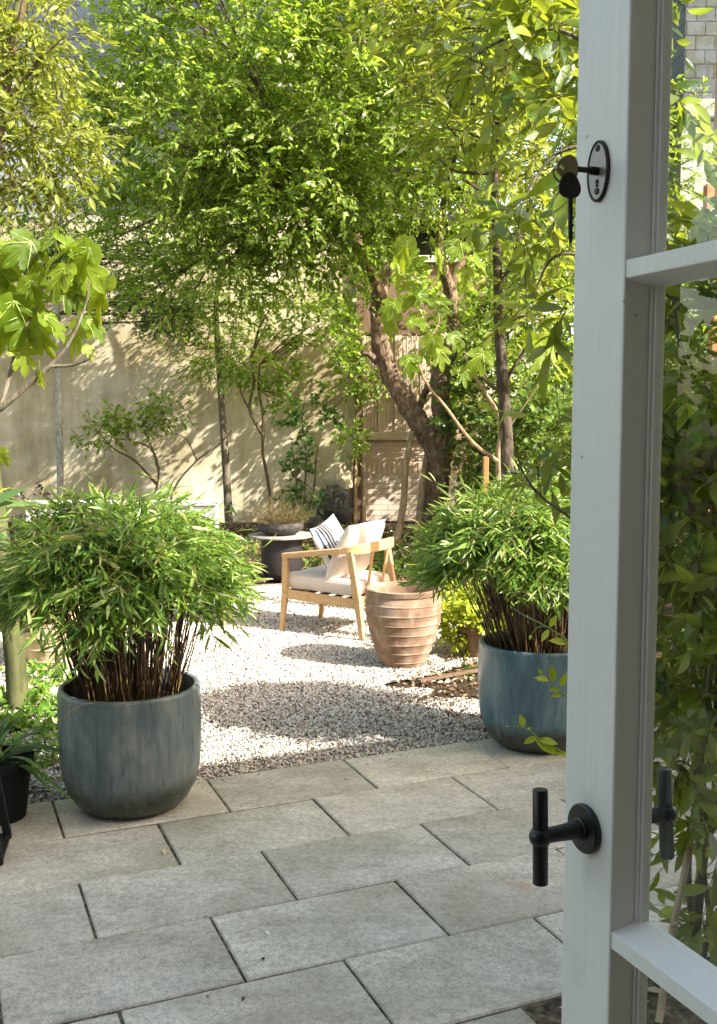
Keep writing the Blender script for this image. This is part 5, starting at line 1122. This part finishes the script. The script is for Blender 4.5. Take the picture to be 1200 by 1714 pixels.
b.tube([D(1000, 1330, 2.82), D(950, 1268, Ys), D(905, 1240, Ys), D(880, 1220, Ys), D(850, 1216, Ys)], [.003, .0028, .0022, .0018, .001], 6, 4)
b.build('stems', M['greenstem'], sh, True, smooth=True)
for a in ((919, 1050, 14, -22, 26), (918, 1054, -14, 22, 26), (948, 1078, -32, -8, 34), (888, 1063, -3, 10, 12), (925, 1143, -3, -30, 34), (918, 1140, -28, -8, 28), (912, 1138, -18, 2, 18), (938, 1155, -30, 0, 24), (940, 1162, -28, 6, 22), (906, 1130, -8, -16, 16), (938, 1150, 10, -26, 28),
          (876, 1218, -8, -26, 28), (880, 1222, 12, -6, 12), (898, 1234, -26, 12, 28), (893, 1236, 40, 26, 50), (900, 1238, 30, 6, 34), (930, 1260, 22, 6, 26), (850, 1216, -6, 0, 8)): sleaf(*a)
V, F = place(tmpl_leaf(.42, .08, .15), np.array(pos), np.array(dd_), np.array(nn_), np.array(sc)); npmesh('leaves', V, [F], M['lime'], sh, smooth=True)

# small bits lying on the paving
bits = [(442, 1558, .03, 'white petal on the paving slab nearest the bottom middle', (.8, .78, .72)), (274, 1420, .05, 'straw-coloured sliver on the slab in front of the left planter', (.62, .55, .35)), (440, 1607, .03, 'dark curled leaf sliver below the white petal', (.03, .025, .02)), (408, 1668, .022, 'dark crumb of leaf at the bottom of the paving', (.04, .03, .02)), (342, 1668, .016, 'tiny dark crumb left of the larger leaf crumb', (.04, .03, .02)), (346, 1534, .02, 'reddish scrap of leaf at a paving joint corner', (.3, .06, .04)), (870, 1272, .025, 'pale pebble on the paving below the right planter', (.6, .58, .52)), (634, 1498, .02, 'small grey leaf scrap near the middle of the paving', (.2, .19, .16))]
for i, (u, v, L, lb, colr) in enumerate(bits):
    p = G(u, v, .006); a = random.uniform(0, 6.28); d = np.array([[math.cos(a), math.sin(a), .1]]); V, F = place(tmpl_leaf(.42, .12, .3), np.array([p]), d, np.array([[0, 0, 1.]]), np.array([L]))
    mm_ = mat('scrap', colr, .8, .2)[0]; tag(npmesh('pebble' if 'pebble' in lb else 'fallen_leaf', V, [F], mm_), lb, 'pebble' if 'pebble' in lb else 'leaf')
# low white garden wall glimpsed over the left bamboo
b = MB(); p0 = D(40, 846, 15.2); p1 = D(360, 842, 15.2); b.box(((p0.x + p1.x) / 2, 15.4, p0.z / 2), (p1.x - p0.x, .3, p0.z)); b.box(((p0.x + p1.x) / 2, 15.4, p0.z + .03), (p1.x - p0.x + .06, .38, .06))
tag(b.build('low_wall', M['plaster'], bevel=.01), 'low white rendered wall glimpsed over the left bamboo', 'wall')
